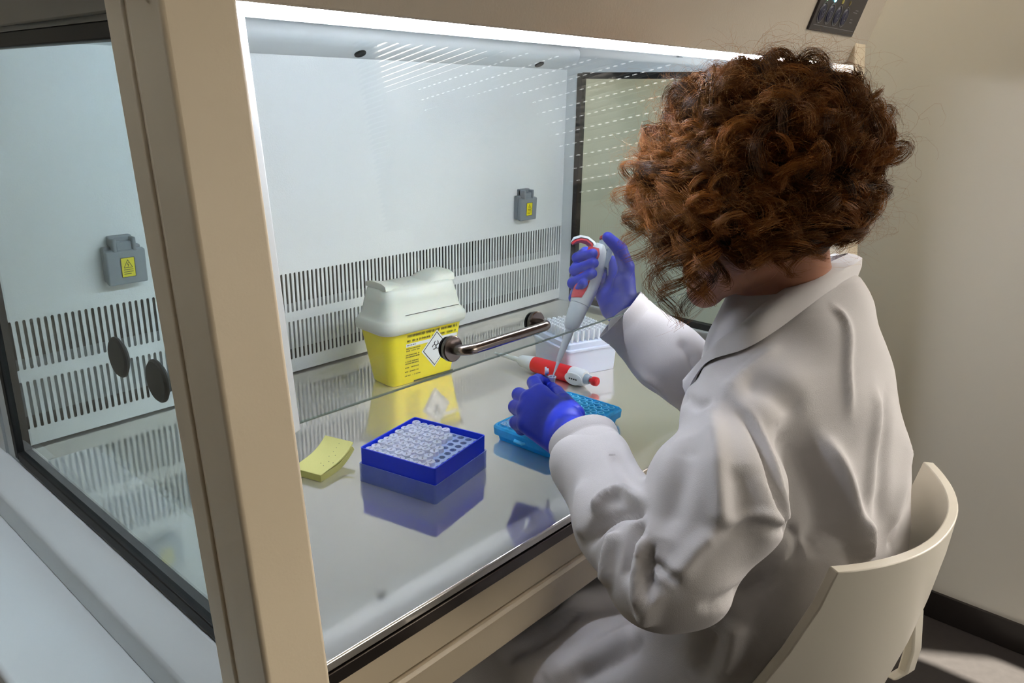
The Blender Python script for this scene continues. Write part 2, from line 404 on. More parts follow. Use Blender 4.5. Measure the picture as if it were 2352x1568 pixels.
# left outside: sill, trim above the window, low side shelf
MB().prism([(-.0955, .002), (-.130, -.018), (-.136, -.024), (-.136, -.066), (-.0955, -.066)], .06, D+.09, lambda a, b, t: (a, t, b)).obj('window_sill', m_white2, cab, bevel=.004, bseg=3)
MB().prism([(-.099, -.066), (-.240, -.066), (-.240, -.090), (-.099, -.090)], -.02, D+.09, lambda a, b, t: (a, t, b)).obj('side_shelf', m_white2, cab, bevel=.006, bseg=3)
MB().box((-.104, -.099), (.05, D+.08), (.592, .622)).obj('window_trim', m_alu, cab, bevel=.002)
MB().box((-.106, -.099), (.05, D+.08), (.622, .72)).obj('upper_side_panel', m_cream, cab)
MB().box((XL-.018, XL-.02+.018), (.74, .74+.03), (-.1, .6)).obj('rear_post', m_white2, cab)
# round black plugs in the left window
for (y, z) in ((.276, .263), (.186, .260)):
    M = Matrix.Translation((XL-.006, y, z)) @ Matrix.Rotation(-math.pi/2, 4, 'Y')
    MB().lathe([(0, .004), (.020, .004), (.0222, .002), (.0222, 0), (.016, -.004), (0, -.004)], 28, M).obj('window_plug', m_black, cab, smooth=30)
# ceiling sheet, rounded duct cover along the top of the back wall with black plugs
MB().box((XL, XR), (.125, D+.01), (.648, .652)).obj('ceiling_sheet', mat('matt ceiling sheet', (178, 184, 188), .9, spec=.1), cab)
cov = [(.708, .649), (.700, .645), (.693, .637), (.691, .630), (.693, .620), (.700, .611), (.733, .594), (.733, .649)]
MB().prism(cov, XL, XR-.004, lambda a, b, t: (t, a, b)).obj('duct_cover', mat('satin duct cover', (208, 214, 216), .6, spec=.3), cab, smooth=50)
nrm = Vector((0, -(.611-.594), -(.733-.700))).normalized()
for x in (.584, 1.112, .058):
    u = Vector((1, 0, 0)); M = Matrix((u, nrm.cross(u), nrm)).transposed().to_4x4(); M.translation = (x, .7145, .6025)
    MB().lathe([(0, .0022), (.0105, .0022), (.0115, .001), (.0115, -.002), (0, -.002)], 24, M).obj('cover_plug', m_black, cab, smooth=30)
# fluorescent tube behind the hood lip
MB().tube([(XL+.03, .087, .6030), (XR-.03, .087, .6030)], .0045, 14).obj('fluorescent_tube', m_lamp, cab, smooth=True)
# hood: front face leans out over the user
hood = [(.037, .599), (-.10, 1.02), (.80, 1.02), (.80, .655), (.128, .655), (.108, .610), (.044, .610), (.041, .599)]
hd_o = MB().prism(hood, XO_L-.004, XO_R+.004, lambda a, b, t: (t, a, b)).obj('hood', mat('cream hood paint', (190, 180, 164), 0.3, bump=0.35, bscale=260), cab, bevel=.003)
# control panel on the hood face
hn = Vector((0, -1, -.325)).normalized(); hup = Vector((0, -.325, 1)).normalized(); hx = Vector((1, 0, 0))
HM = Matrix((hx, hup, hn)).transposed().to_4x4(); HM.translation = Vector((.98, .0217, .646))
m_panel = mat('control panel black', (48, 44, 44), 0.35)
m_disp = mat('panel display', (24, 26, 60), 0.15)
m_btn = mat('button face', (34, 36, 62), 0.4); m_line = mat('panel print grey', (128, 128, 132), 0.5)
cp = MB().box((0, .205), (0, .13), (0.0, .004), HM).obj('control_panel', m_panel, cab, bevel=.0015)
def cpart(name, mb, m, **k):
    o = mb.obj(name, m, **k); o.data.transform(Matrix.Translation(-Vector((CX, .36, FLOOR)))); o.parent = cp; return o
for k in range(4):
    bx = .026+.034*k
    cpart('button', MB().lathe([(0, .0055), (.0095, .0055), (.011, .004)], 24, HM @ Matrix.Translation((bx, .030, 0)), 1, 1.25), m_btn, smooth=30)
    ring = [HM @ Vector((bx+.0135*math.cos(a), .030+.0165*math.sin(a), .0045)) for a in np.linspace(0, 2*math.pi, 33)]
    cpart('button_outline', MB().tube(ring, .0005, 5, False), m_line)
    gl = [HM @ Vector((bx+.004*math.cos(a), .030+.005*math.sin(a), .006)) for a in np.linspace(.6*k, 5.4, 14)]
    cpart('button_symbol', MB().tube(gl, .0005, 5), m_line)
    col = [((150, 255, 170), 6), ((110, 225, 255), 7), ((150, 140, 70), .25), ((110, 100, 60), .1)][k]
    cpart('indicator_light', MB().lathe([(0, .0058), (.0025, .0055), (.0032, .004)], 14, HM @ Matrix.Translation((bx, .0535, 0)), 1, 1.35),
          mat('indicator %d' % k, col[0], .4, emit=col[0], estr=col[1]), smooth=True)
cpart('display', MB().box((.03, .135), (.063, .118), (.003, .0050), HM), m_disp)
cpart('panel_line', MB().box((.010, .196), (.0095, .0102), (.003, .0046), HM), m_line)
for (a, b, c) in ((.160, .178, .040), (.166, .180, .044), (.158, .170, .028), (.160, .172, .023)):
    cpart('panel_print', MB().box((a, b), (c, c+.0012), (.003, .0045), HM), m_line)

MB().tube([(XR-.004, .236, .001), (XR-.004, .236, .013)], .006, 12).obj('window_latch', m_black, cab, smooth=30)
MB().box((XR-.016, XR), (.405, .413), (.618, .630)).obj('wall_stud', m_grey, cab, bevel=.001)
# outlets on the back panel
def outlet(x0, z0, label):
    y = D
    b = MB().box((x0-.029, x0+.029), (y-.014, y), (z0-.027, z0+.030)).obj('outlet', m_grey, cab, bevel=.003, bseg=3); tag(b, label)
    off = Matrix.Translation(-Vector((CX, .36, FLOOR)))
    def sub(name, mb, m, **k):
        o = mb.obj(name, m, **k); o.data.transform(off); o.parent = b; return o
    sub('outlet_lid', MB().prism([(-.016, .026), (-.026, .024), (-.024, -.030), (-.013, -.028)], x0-.0305, x0+.0305, lambda a, c, t: (t, y+a, z0+c)), m_grey, bevel=.0025, bseg=3)
    hb = MB().box((x0-.018, x0-.012), (y-.026, y-.004), (z0+.022, z0+.044)).box((x0+.012, x0+.018), (y-.026, y-.004), (z0+.022, z0+.044)).box((x0-.012, x0+.012), (y-.022, y-.008), (z0+.022, z0+.038))
    hb.box((x0-.018, x0+.018), (y-.012, y), (z0+.030, z0+.046))
    sub('outlet_hinge', hb, m_grey, bevel=.002)
    yf = lambda z: y-.0262 + (z0+.024-z)*.037
    q = lambda x, z, d=0.0: (x, yf(z)-.0004-d, z)
    sx, sz0, sz1 = .0105, z0-.018, z0+.013
    cx_ = x0+.001
    sub('warning_sticker', MB().add([q(cx_-sx, sz0), q(cx_+sx, sz0), q(cx_+sx, sz1), q(cx_-sx, sz1)], [(0, 1, 2, 3)]), m_yel)
    pr = MB(); dd = .0003
    def stroke(pts, w=.0004):
        for (xa, za), (xb, zb) in zip(pts, pts[1:]):
            d = Vector((xb-xa, zb-za)); d.normalize(); nx, nz = -d.y*w, d.x*w
            pr.add([q(xa+nx, za+nz, dd), q(xb+nx, zb+nz, dd), q(xb-nx, zb-nz, dd), q(xa-nx, za-nz, dd)], [(0, 1, 2, 3)])
    stroke([(cx_-sx, sz0), (cx_+sx, sz0), (cx_+sx, sz1), (cx_-sx, sz1), (cx_-sx, sz0)])
    zt = sz1-.0035
    stroke([(cx_-.0065, zt-.0125), (cx_+.0065, zt-.0125), (cx_, zt), (cx_-.0065, zt-.0125)], .0005)
    stroke([(cx_+.0008, zt-.0040), (cx_-.0012, zt-.0075), (cx_+.0010, zt-.0075), (cx_-.0004, zt-.0110)], .0005)
    for k in range(3):
        stroke([(cx_-.0075, sz0+.0118-.0034*k), (cx_+(.0075 if k < 2 else .004), sz0+.0118-.0034*k)], .0005)
    sub('warning_print', pr, m_ink)
outlet(.1045, .266, 'grey flap outlet on the slotted back panel, left one')
outlet(1.078, .266, 'grey flap outlet on the slotted back panel, right one')
# stand below the cabinet
m_stand = mat('stand paint', (150, 146, 138), .5)
for (x, y) in ((-.06, .12), (1.22, .12), (-.06, .72), (1.22, .72)):
    MB().box((x-.025, x+.025), (y-.025, y+.025), (FLOOR, -.118)).obj('stand_leg', m_stand, cab, bevel=.003)
MB().box((-.06, 1.22), (.70, .74), (-.32, -.27)).obj('stand_rail', m_stand, cab)
MB().box((-.05, 1.21), (.74, .745), (-.70, -.118)).obj('stand_back_sheet', mat('stand back dark', (40, 40, 40), .7), cab)

# ------------------------------------------------------------------ things on the work surface
def rrect(w, h, r, z, n=5):
    """rounded rectangle ring, w x h at height z"""
    out = []
    for cx_, cy_, a0 in ((w/2-r, h/2-r, 0), (-w/2+r, h/2-r, 90), (-w/2+r, -h/2+r, 180), (w/2-r, -h/2+r, 270)):
        for k in range(n+1):
            a = math.radians(a0+90*k/n); out.append((cx_+r*math.cos(a), cy_+r*math.sin(a), z))
    return out

ORD = 'first second third fourth fifth sixth seventh eighth ninth tenth eleventh twelfth'.split()
# --- sharps container
m_ylw = mat('yellow sharps plastic', (238, 222, 16), 0.38, sss=0.05)
m_milk = mat('milky white plastic', (206, 210, 198), 0.42, sss=0.25)
m_lab = mat('white label print', (232, 236, 236), 0.5)
sh = thing('sharps_container', (.563, .560, 0), 'yellow sharps container with a milky white lid by the slotted back panel', 'container', rz=-.07)
MB().rings([rrect(.146, .066, .014, .0005), rrect(.152, .070, .016, .004), rrect(.188, .098, .020, .1135)]).obj('body', m_ylw, sh, smooth=40)
lid = MB().rings([rrect(.196, .106, .024, .108), rrect(.205, .114, .028, .111), rrect(.208, .117, .03, .118), rrect(.206, .115, .03, .126),
                  rrect(.197, .106, .027, .133), rrect(.187, .097, .024, .137), rrect(.176, .086, .022, .165), rrect(.166, .076, .020, .186), rrect(.155, .066, .02, .1915)])
lo = lid.obj('lid', m_milk, sh, smooth=50)
# raised saddle ends on top of the lid
for x0, x1, hgt in ((-.081, -.030, .010), (.018, .081, .014)):
    rings = []
    for k in range(9):
        u = k/8; x = x0+(x1-x0)*u
        h = hgt*(1-u if x0 < 0 else u)**1.0 if x0 < 0 else hgt*min(1, u*2.4)
        w = .066
        rings.append([(x, -w/2, .189), (x, -w/2+.002, .190+h*.7), (x, -w*.28, .191+h), (x, w*.28, .191+h), (x, w/2-.002, .190+h*.7), (x, w/2, .189)])
    MB().rings(rings).obj('lid_ridge', m_milk, lo, smooth=60)
MB().box((-.050, .078), (-.0492, -.0484), (.1412, .1422)).obj('lid_line', mat('grey fill line', (90, 92, 90), .6), lo)
yfr = lambda z: -(.035+.014*(z-.004)/.1095)
pr = MB(); wh = MB(); blk = MB()
def fq(mb, x0, x1, za, zb, off): mb.add([(x0, yfr(za)-off, za), (x1, yfr(za)-off, za), (x1, yfr(zb)-off, zb), (x0, yfr(zb)-off, zb)], [(0, 1, 2, 3)])
def words(x0, x1, z, h, dens=.6):
    x = x0
    while x < x1-.001:
        w = random.uniform(.0008, .0024)
        if random.random() < .86:
            fq(pr, x, x+w*.55, z, z+h, .0004)
            if random.random() < .6: fq(pr, x, x+w, z+h*.4, z+h*.65, .0004)
        x += w+.0004
words(-.046, .074, .097, .0058); words(-.046, .074, .0875, .0048)
fq(wh, -.048, .076, .078, .0845, .0003); words(-.046, -.024, .0800, .0028)
for k, z in enumerate((.073, .0685, .060, .0555, .0465, .042, .034, .0255, .017)):
    words(-.047, -.014 if k != 8 else -.008, z, .0026)
words(.020, .034, .030, .0022)
def diamond(mb, cx_, cz, r, off):
    mb.add([(x, yfr(z)-off, z) for x, z in ((cx_-r, cz), (cx_, cz-r*1.15), (cx_+r, cz), (cx_, cz+r*1.15))], [(0, 1, 2, 3)])
diamond(wh, .024, .061, .0345, .0005); diamond(blk, .024, .061, .0310, .0007)
MB_in = MB(); diamond(MB_in, .024, .061, .0290, .0009)
wh.obj('label_white', m_lab, sh); blk.obj('diamond_border', m_ink, sh); MB_in.obj('diamond_field', m_lab, sh)
for k in range(3):                         # biohazard sign: three open rings
    a = math.pi/2+2*math.pi*k/3
    c = (.024+.0052*math.cos(a), .068+.0052*math.sin(a))
    arc = [Vector((c[0]+.0046*math.cos(t), yfr(c[1])-.0014, c[1]+.0046*math.sin(t))) for t in np.linspace(a+.55, a+2*math.pi-.55, 18)]
    MB().tube(arc, .0007, 5).obj('biohazard_ring', m_ink, sh)
lpo = pr.obj('label_print', m_ink, sh); lpo['kind'] = 'stuff'
MB().box((-.025, .072), (yfr(.006)-.0010, yfr(.006)-.0002), (.0022, .0050)).obj('base_mark', mat('dark label edge', (60, 62, 20), .6), sh)

# --- cryo box
m_blue = mat('cobalt blue plastic', (0, 44, 214), 0.35)
m_sleeve = haze_plastic('frosted clear plastic', (168, 190, 240), .42, .25, .02)
m_ins = mat('pale insert plastic', (170, 190, 232), 0.4, sss=0.2)
m_tubec = mat('frosted tube cap', (214, 220, 238), 0.35, sss=0.2)
m_pen = mat('pen writing', (62, 66, 92), 0.7)
cb = thing('cryo_box', (.2967, .2297, 0), 'blue square tube box holding white capped tubes on the steel', 'box', rz=.2134)
def open_box(w, h, t, z0, z1, fl, r=.004):
    mb = MB(); mb.rings([rrect(w, h, r, z0), rrect(w, h, r, z1), rrect(w-2*t, h-2*t, max(r-t, .001), z1), rrect(w-2*t, h-2*t, max(r-t, .001), z0+fl)])
    return mb
open_box(.1345, .1345, .0012, .0005, .0285, .0015).obj('clear_lid', m_sleeve, cb, smooth=40)
open_box(.1300, .1300, .0020, .0030, .0525, .0020).obj('blue_tray', m_blue, cb, smooth=40)
ins = MB(); PT = .0138; r0 = .0052
for i in range(9):
    for j in range(9):
        cx_, cy_ = (i-4)*PT, (j-4)*PT; h = PT/2
        oc = [(cx_+r0*math.cos(math.pi/8+k*math.pi/4), cy_+r0*math.sin(math.pi/8+k*math.pi/4)) for k in range(8)]
        sq = [(cx_+h*x, cy_+h*y) for x, y in ((1, .414), (.414, 1), (-.414, 1), (-1, .414), (-1, -.414), (-.414, -1), (.414, -1), (1, -.414))]
        co = [(cx_+h*x, cy_+h*y) for x, y in ((1, 1), (-1, 1), (-1, -1), (1, -1))]
        v = [(x, y, .043) for x, y in oc+sq+co] + [(x, y, .034) for x, y in oc]
        ins.add(v, [(k, 8+k, 8+(k+1) % 8, (k+1) % 8) for k in range(8)] + [(8, 16, 9), (10, 17, 11), (12, 18, 13), (14, 19, 15)]
                + [(k, (k+1) % 8, 20+(k+1) % 8, 20+k) for k in range(8)])
ins.obj('insert_grid', m_ins, cb)
cm, sm = math.cos(.2134), math.sin(.2134)
def tube_mesh(seed):
    r = random.Random(seed); mb = MB()
    mb.lathe([(0, .006), (.0044, .006), (.0048, .036), (.0066, .0375), (.0067, .0485), (.0062, .0495), (.0055, .0492), (0, .0489)], 14)
    mb.cur = 1
    x = -.0036
    while x < .0036:
        a, b = r.uniform(-.0016, .0016), r.uniform(-.0016, .0016); w = r.uniform(.0010, .0018)
        for (xa, ya), (xb, yb) in (((x, a), (x+w, b)), ((x+w*.4, -a), (x+w*.9, a))):
            d = Vector((xb-xa, yb-ya, 0)); d.normalize(); n = Vector((-d.y, d.x, 0))*.00028
            mb.add([(xa+n.x, ya+n.y, .0496), (xb+n.x, yb+n.y, .0496), (xb-n.x, yb-n.y, .0496), (xa-n.x, ya-n.y, .0496)], [(0, 1, 2, 3)])
        x += w+.0006
    return mb.mesh('cryo_tube', [m_tubec, m_pen], smooth=40)
tms = [tube_mesh(s) for s in range(6)]
for i in range(9):
    for j in range(9):
        if j < 0.6+(i/8)*2.7: continue
        lx, ly = (i-4)*PT+random.uniform(-.0005, .0005), (j-4)*PT+random.uniform(-.0005, .0005)
        o = bpy.data.objects.new('cryo_tube', random.choice(tms)); COL.objects.link(o)
        o.location = (.2967+cm*lx-sm*ly, .2297+sm*lx+cm*ly, random.uniform(-.0012, .0008)); o.rotation_euler = (0, 0, .5+random.uniform(-.5, .5))
        tag(o, 'white capped tube in blue box, %s row from lower left edge, %s from left' % (ORD[i], ORD[8-j]), 'tube', 'white capped tubes in the blue box')

# --- sticky note pad
m_note = mat('pale yellow paper', (236, 232, 150), 0.75)
m_noted = mat('paper edge yellow', (206, 202, 118), 0.8, bump=.5, bscale=900, stretch=(1, 1, 8))
sn = thing('sticky_notes', (.2075, .352, 0), 'pale yellow sticky note pad with curling sheets beside the blue box', 'note pad', rz=.29)
W2, H2 = .040, .0255
def zc(u): return .019*max(0, u+.15)**2/(1.15**2)
top, bot = [], []
for k in range(13):
    u = -1+2*k/12
    bot.append((u*W2, .0004+zc(u)*.92)); top.append((u*W2-zc(u)*.15, .0105+zc(u)-(.006*max(0, u)**1.5)))
mb = MB()
rings = [[(bx, -H2, bz), (bx, H2, bz), (tx, H2, tz), (tx, -H2, tz)] for (bx, bz), (tx, tz) in zip(bot, top)]
mb.rings(rings); mb.obj('sheet_block', m_noted, sn)
ts = MB()
for sft in (0,):
    rr = [[(tx, -H2-.0004, tz+.0004+.0004*k), (tx, H2+.0004, tz+.0004+.0004*k), (tx, H2+.0004, tz+.0008+.0006*k), (tx, -H2-.0004, tz+.0008+.0006*k)] for k, (tx, tz) in enumerate(top)]
    ts.rings(rr)
ts.obj('top_sheet', m_note, sn, smooth=30)
pw = MB()
zt_ = lambda x: np.interp(x, [t[0] for t in top], [t[1]+.0009+.0006*k for k, t in enumerate(top)])
for row_ in range(3):
    x = -.018
    while x < .032:
        w = random.uniform(.0008, .0022)
        if random.random() < .35: pw.box((x, x+w), (-.021+.008*row_, -.0203+.008*row_), (zt_(x)-.0002, zt_(x)+.0003))
        x += w+.0025
pw.obj('note_writing', m_pen, sn)

# --- tube rack of light blue plastic
m_rack = haze_plastic('light blue rack plastic', (56, 190, 246), .93)
m_rack2 = mat('light blue well plastic', (92, 200, 244), 0.35, sss=0.1)
rk = thing('tube_rack', (.556, .184, 0), 'light blue plastic tube rack under the gloved left hand', 'rack', rz=.03)
MB().rings([rrect(.190, .106, .008, .0005), rrect(.196, .112, .01, .010), rrect(.206, .121, .012, .0115), rrect(.208, .122, .012, .023), rrect(.203, .117, .011, .026),
            rrect(.197, .111, .010, .0262), rrect(.196, .110, .010, .0235)]).obj('rack_body', m_rack, rk, smooth=40)
for sx in (-1, 1):
    MB().rings([[(sx*.102, y, z) for y, z in ((-.012, .012), (.012, .012), (.012, .0165), (-.012, .0165))], [(sx*.1095, y, z) for y, z in ((-.008, .0125), (.008, .0125), (.008, .016), (-.008, .016))]]).obj('end_tab', m_rack2, rk, bevel=.001)
wm = MB(); wm.rings([[(r*math.cos(2*math.pi*k/12), r*math.sin(2*math.pi*k/12), z) for k in range(12)] for r, z in ((.0064, .0235), (.0060, .0275), (.0042, .0278), (.0036, .016))], cap=False)
wme = wm.mesh('well', m_rack2, smooth=40)
for i in range(12):
    for j in range(7):
        if i == 1 and j > 2: continue
        o = bpy.data.objects.new('well', wme); COL.objects.link(o); o.parent = rk; o.location = ((i-5.5)*.0158, (j-3)*.0150, 0)
m_clear = haze_plastic('clear strip plastic', (205, 225, 238), .35)
MB().box((-.095, -.058), (.018, .050), (.0278, .0292)).obj('clear_strip', m_clear, rk, bevel=.0005)

# --- second light blue rack further right
r2 = thing('small_rack', (1.085, .150, 0), 'light blue rack half hidden behind the raised sleeve near the right window', 'rack', rz=.2)
MB().rings([rrect(.110, .070, .008, .0005), rrect(.118, .078, .01, .018), rrect(.116, .076, .01, .021), rrect(.11, .07, .008, .0212)]).obj('rack_body', m_rack, r2, smooth=40)
for i in range(6):
    for j in range(4):
        o = bpy.data.objects.new('well', wme); COL.objects.link(o); o.parent = r2; o.location = ((i-2.5)*.0165, (j-1.5)*.0155, -.0055)

# --- tip box
m_tipb = mat('white tip box plastic', (206, 216, 236), 0.35, sss=0.1)
m_tip = mat('clear white tip', (228, 234, 240), 0.3, sss=0.1)
TBA = math.atan2(.289-.328, .875-.758)
tb = thing('tip_box', (.842, .372, 0), 'white open tip box holding rows of tips behind the pipettes', 'box', rz=TBA)
MB().rings([rrect(.116, .124, .006, .0005), rrect(.122, .130, .008, .050), rrect(.126, .134, .009, .051), rrect(.126, .134, .009, .055), rrect(.122, .130, .008, .056)]).obj('box_body', m_tipb, tb, smooth=40)
MB().rings([rrect(.116, .124, .006, .0562), rrect(.116, .124, .006, .066), rrect(.112, .120, .006, .067)]).obj('tip_tray', m_tipb, tb, smooth=40)
tpm = MB().lathe([(0, .0675), (.0030, .0675), (.0036, .078), (.0038, .0895), (.0030, .0895), (.0022, .084), (0, .083)], 8).mesh('pipette_tip', m_tip, smooth=40)
ca, sa = math.cos(TBA), math.sin(TBA)
for i in range(8):
    for j in range(12):
        lx, ly = (i-3.5)*.0128, (j-5.5)*.0096
        o = bpy.data.objects.new('pipette_tip', tpm); COL.objects.link(o); o.location = (.842+ca*lx-sa*ly, .372+sa*lx+ca*ly, 0)
        tag(o, 'white tip in the white tip box, %s row from front, %s from left' % (ORD[j], ORD[i]), 'tip', 'pipette tips in the white tip box')

# --- pipettes
m_pw = mat('pipette light grey plastic', (212, 220, 224), 0.35)
m_pg = mat('pipette mid grey plastic', (150, 166, 182), 0.4)
m_red = mat('pipette red rubber', (196, 26, 34), 0.42)
m_redp = mat('pipette red grip lit', (206, 52, 62), 0.45)  # same red rubber, paler: light on the held grip put into the colour
def xlathe(prof, M, seg=22, sy=1.0, sz=1.0): # turned round the x axis of M
    R = Matrix(((0, 0, 1, 0), (1, 0, 0, 0), (0, 1, 0, 0), (0, 0, 0, 1)))
    return MB().lathe([(r, x) for x, r in prof], seg, M @ R, sy, sz)
lp = thing('lying_pipette', (.745, .375, 0), 'red and grey pipette lying on the steel in front of the tip box', 'pipette', rz=math.atan2(.246-.502, .752-.742))
LM = Matrix.Translation((-.128, 0, .0172))
xlathe([(0, .0), (0, .0022), (.012, .0026), (.014, .0036), (.062, .0052), (.066, .0072), (.068, .0075), (.069, .0)], LM).obj('shaft', m_pw, lp, smooth=30)
xlathe([(.0675, 0), (.0675, .0095), (.072, .0118), (.10, .0150), (.104, .0152), (.104, 0)], LM).obj('lower_body', m_pw, lp, smooth=30)
xlathe([(.103, 0), (.103, .0150), (.106, .0158), (.198, .0163), (.203, .0155), (.203, 0)], LM, sy=1.0, sz=1.0).obj('body_grip', m_red, lp, smooth=30)
xlathe([(.196, 0), (.196, .0166), (.200, .0170), (.222, .0166), (.229, .0145), (.231, 0)], LM).obj('end_cap', m_pw, lp, smooth=30)
MB().rings([[(.084+.020*math.cos(t)*s_, -.0155-.0028*h, .0172+.0125*math.sin(t)*s_) for t in np.linspace(0, 2*math.pi, 25)[:-1]] for s_, h in ((1.0, 0), (1.0, .6), (.9, 1.0))]).obj('volume_window', m_pw, lp, smooth=40)
for k in range(4):
    MB().box((.075+.005*k, .0782+.005*k), (-.0188, -.0180), (.0160, .0185)).obj('volume_digit', m_ink, lp)
xlathe([(.230, 0), (.230, .0105), (.236, .0098), (.240, .0075), (.240, 0)], LM).obj('collar', m_pg, lp, smooth=30)
xlathe([(.239, 0), (.239, .0042), (.245, .0042), (.2455, .0082), (.250, .0092), (.256, .0085), (.258, .006), (.258, 0)], LM).obj('push_button', m_red, lp, smooth=30)
# held pipette: tip at T, pointing up along its axis
T = at(1268, 869, 1.19); TOP = at(1384, 556, 1.215)
ax = Vector(TOP-T); PL = ax.length; ax.normalize()
lat = Vector(CR)*-1; lat = (lat-ax*lat.dot(ax)).normalized(); nb = ax.cross(lat)      # lat: towards the finger side
PM = Matrix((ax, lat, nb)).transposed().to_4x4(); PM.translation = Vector(T)
hp = thing('held_pipette', tuple(T), 'red and grey pipette held upright in the raised right hand', 'pipette')
hp.matrix_world = PM; hp.matrix_basis = PM
I4 = Matrix.Identity(4); s1 = PL/.235
def X(*a): return [(x*s1, r) for x, r in a]
xlathe(X((0, .0004), (.002, .0007), (.022, .0022), (.030, .0036), (.031, .0030)), I4, 14).obj('disposable_tip', m_tip, hp, smooth=40)
xlathe(X((.028, 0), (.028, .0032), (.032, .0042), (.080, .0068), (.084, .0070), (.085, .006), (.085, 0)), I4).obj('shaft', m_pw, hp, smooth=30)
xlathe(X((.083, 0), (.083, .0085), (.088, .0115), (.100, .0132), (.124, .0150), (.126, .0148), (.126, 0)), I4).obj('lower_body', m_pw, hp, smooth=30)
rings = []
for x, wl, wr, dn in ((.1265, .0150, .0150, .0148), (.130, .0158, .0165, .015), (.150, .0165, .0185, .0155), (.175, .0165, .0190, .0155), (.195, .0165, .0175, .015), (.212, .0175, .0145, .0145), (.222, .017, .011, .0135), (.229, .012, .007, .010)):
    ring = []
    for k in range(24):
        a = 2*math.pi*k/24; w = wl if math.cos(a) > 0 else wr
        ring.append((x*s1, w*math.cos(a), dn*math.sin(a)))
    rings.append(ring)
MB().rings(rings).obj('body', m_pw, hp, smooth=40)
# red rubber grip on the finger side, following the hook at the top
rg = []; GR = math.radians(28)*(1 if nb.dot(Vector(-CF)) > 0 else -1)
for x, h in ((.132, .2), (.135, .85), (.150, 1.0), (.175, 1.0), (.195, 1.0), (.210, 1.0), (.219, .8)):
    ring = []
    for k in range(11):
        a = math.radians(-55+124*k/10)*h+GR
        w = np.interp(x, [.13, .15, .175, .195, .212, .222], [.0158, .0165, .0165, .0165, .0175, .017])+.0011; dn = .0163
        ring.append((x*s1, w*math.cos(a), dn*math.sin(a)))
    for k in range(10, -1, -1):
        a = math.radians(-55+124*k/10)*h+GR; ring.append((x*s1, (w-.003)*math.cos(a), (dn-.003)*math.sin(a)))
    rg.append(ring)
MB().rings(rg).obj('red_grip', m_redp, hp, smooth=40)
hook = [(.216, .006), (.2255, .014), (.2290, .024), (.2275, .034), (.2215, .042), (.216, .0455)]
hk = MB(); hr = MB()
def hook_ring(i, off, th, w):
    x, y = hook[i]; a = hook[max(0, i-1)]; b = hook[min(len(hook)-1, i+1)]
    d = Vector((b[0]-a[0], b[1]-a[1])).normalized(); n = Vector((d.y, -d.x))
    if n.x < 0: n = -n
    c = Vector((x, y)); p = [c+n*off, c+n*(off+th)]
    return [(p[0].x*s1, p[0].y, -w), (p[1].x*s1, p[1].y, -w*.8), (p[1].x*s1, p[1].y, w*.8), (p[0].x*s1, p[0].y, w)]
ws = [.012, .0115, .011, .010, .0085, .005]
hk.rings([hook_ring(i, .0, .0045 if i < 5 else .0015, ws[i]) for i in range(6)]); hr.rings([hook_ring(i, -.0042, .0044, ws[i]*.96) for i in range(6)])
hk.obj('finger_hook', m_pw, hp, bevel=.001, smooth=50); hr.obj('hook_lining', m_redp, hp, bevel=.001, smooth=50)
HBM = Matrix.Translation((0, -.003, 0))
xlathe(X((.224, 0), (.224, .0085), (.236, .0080), (.2375, .007), (.2375, 0)), HBM).obj('button_collar', m_pg, hp, smooth=30)
xlathe(X((.237, 0), (.237, .0062), (.2385, .0098), (.2425, .0102), (.2445, .0085), (.2445, 0)), HBM).obj('push_button', mat('dark red button', (150, 18, 26), .35), hp, smooth=30)
ej = MB(); ej.box((.196*s1, .228*s1), (-.0205, -.011), (-.0065, .0065)); ej.add([(.196*s1, -.0205, -.0065), (.196*s1, -.0205, .0065), (.186*s1, -.026, .005), (.186*s1, -.026, -.005), (.205*s1, -.0205, -.0065), (.205*s1, -.0205, .0065)], [(0, 1, 2, 3), (0, 3, 4), (1, 5, 2), (2, 5, 4, 3)])
ej.obj('tip_ejector', m_pg, hp, bevel=.0012)
for k in range(5):
    MB().box(((.140+.006*k)*s1, (.1406+.006*k)*s1), (.0060, .0090), ((.0158 if GR > 0 else -.0166), (.0166 if GR > 0 else -.0158))).obj('scale_mark', m_red, hp)

# --- tube in the left hand
tu = thing('sample_tube', tuple(T-np.array([0, 0, .034])), 'small clear tube with open lid pinched in the left glove', 'tube')
TM = Matrix.Translation((0, 0, 0))
MB().rings([[(r*math.cos(2*math.pi*k/16), r*math.sin(2*math.pi*k/16), z) for k in range(16)] for r, z in ((.0012, 0), (.0026, .004), (.0050, .018), (.0052, .035), (.0064, .0355), (.0064, .0375), (.0048, .0375), (.0046, .018), (.0018, .003))]).obj('tube_body', m_tubec, tu, smooth=40)
LDM = Matrix.Translation(Vector(-CR*.0105)+Vector((0, 0, .046))) @ Vector(-CR).to_track_quat('Z', 'Y').to_matrix().to_4x4()
MB().lathe([(0, .001), (.0064, .001), (.0066, 0), (.0066, -.002), (.0045, -.002), (.0045, -.005), (0, -.005)], 16, LDM).obj('tube_lid', m_tubec, tu, smooth=30)
MB().tube([Vector(-CR*.006)+Vector((0, 0, .0365)), Vector(-CR*.009)+Vector((0, 0, .0385)), Vector(-CR*.0102)+Vector((0, 0, .041))], .0012, 6).obj('lid_hinge', m_tubec, tu)

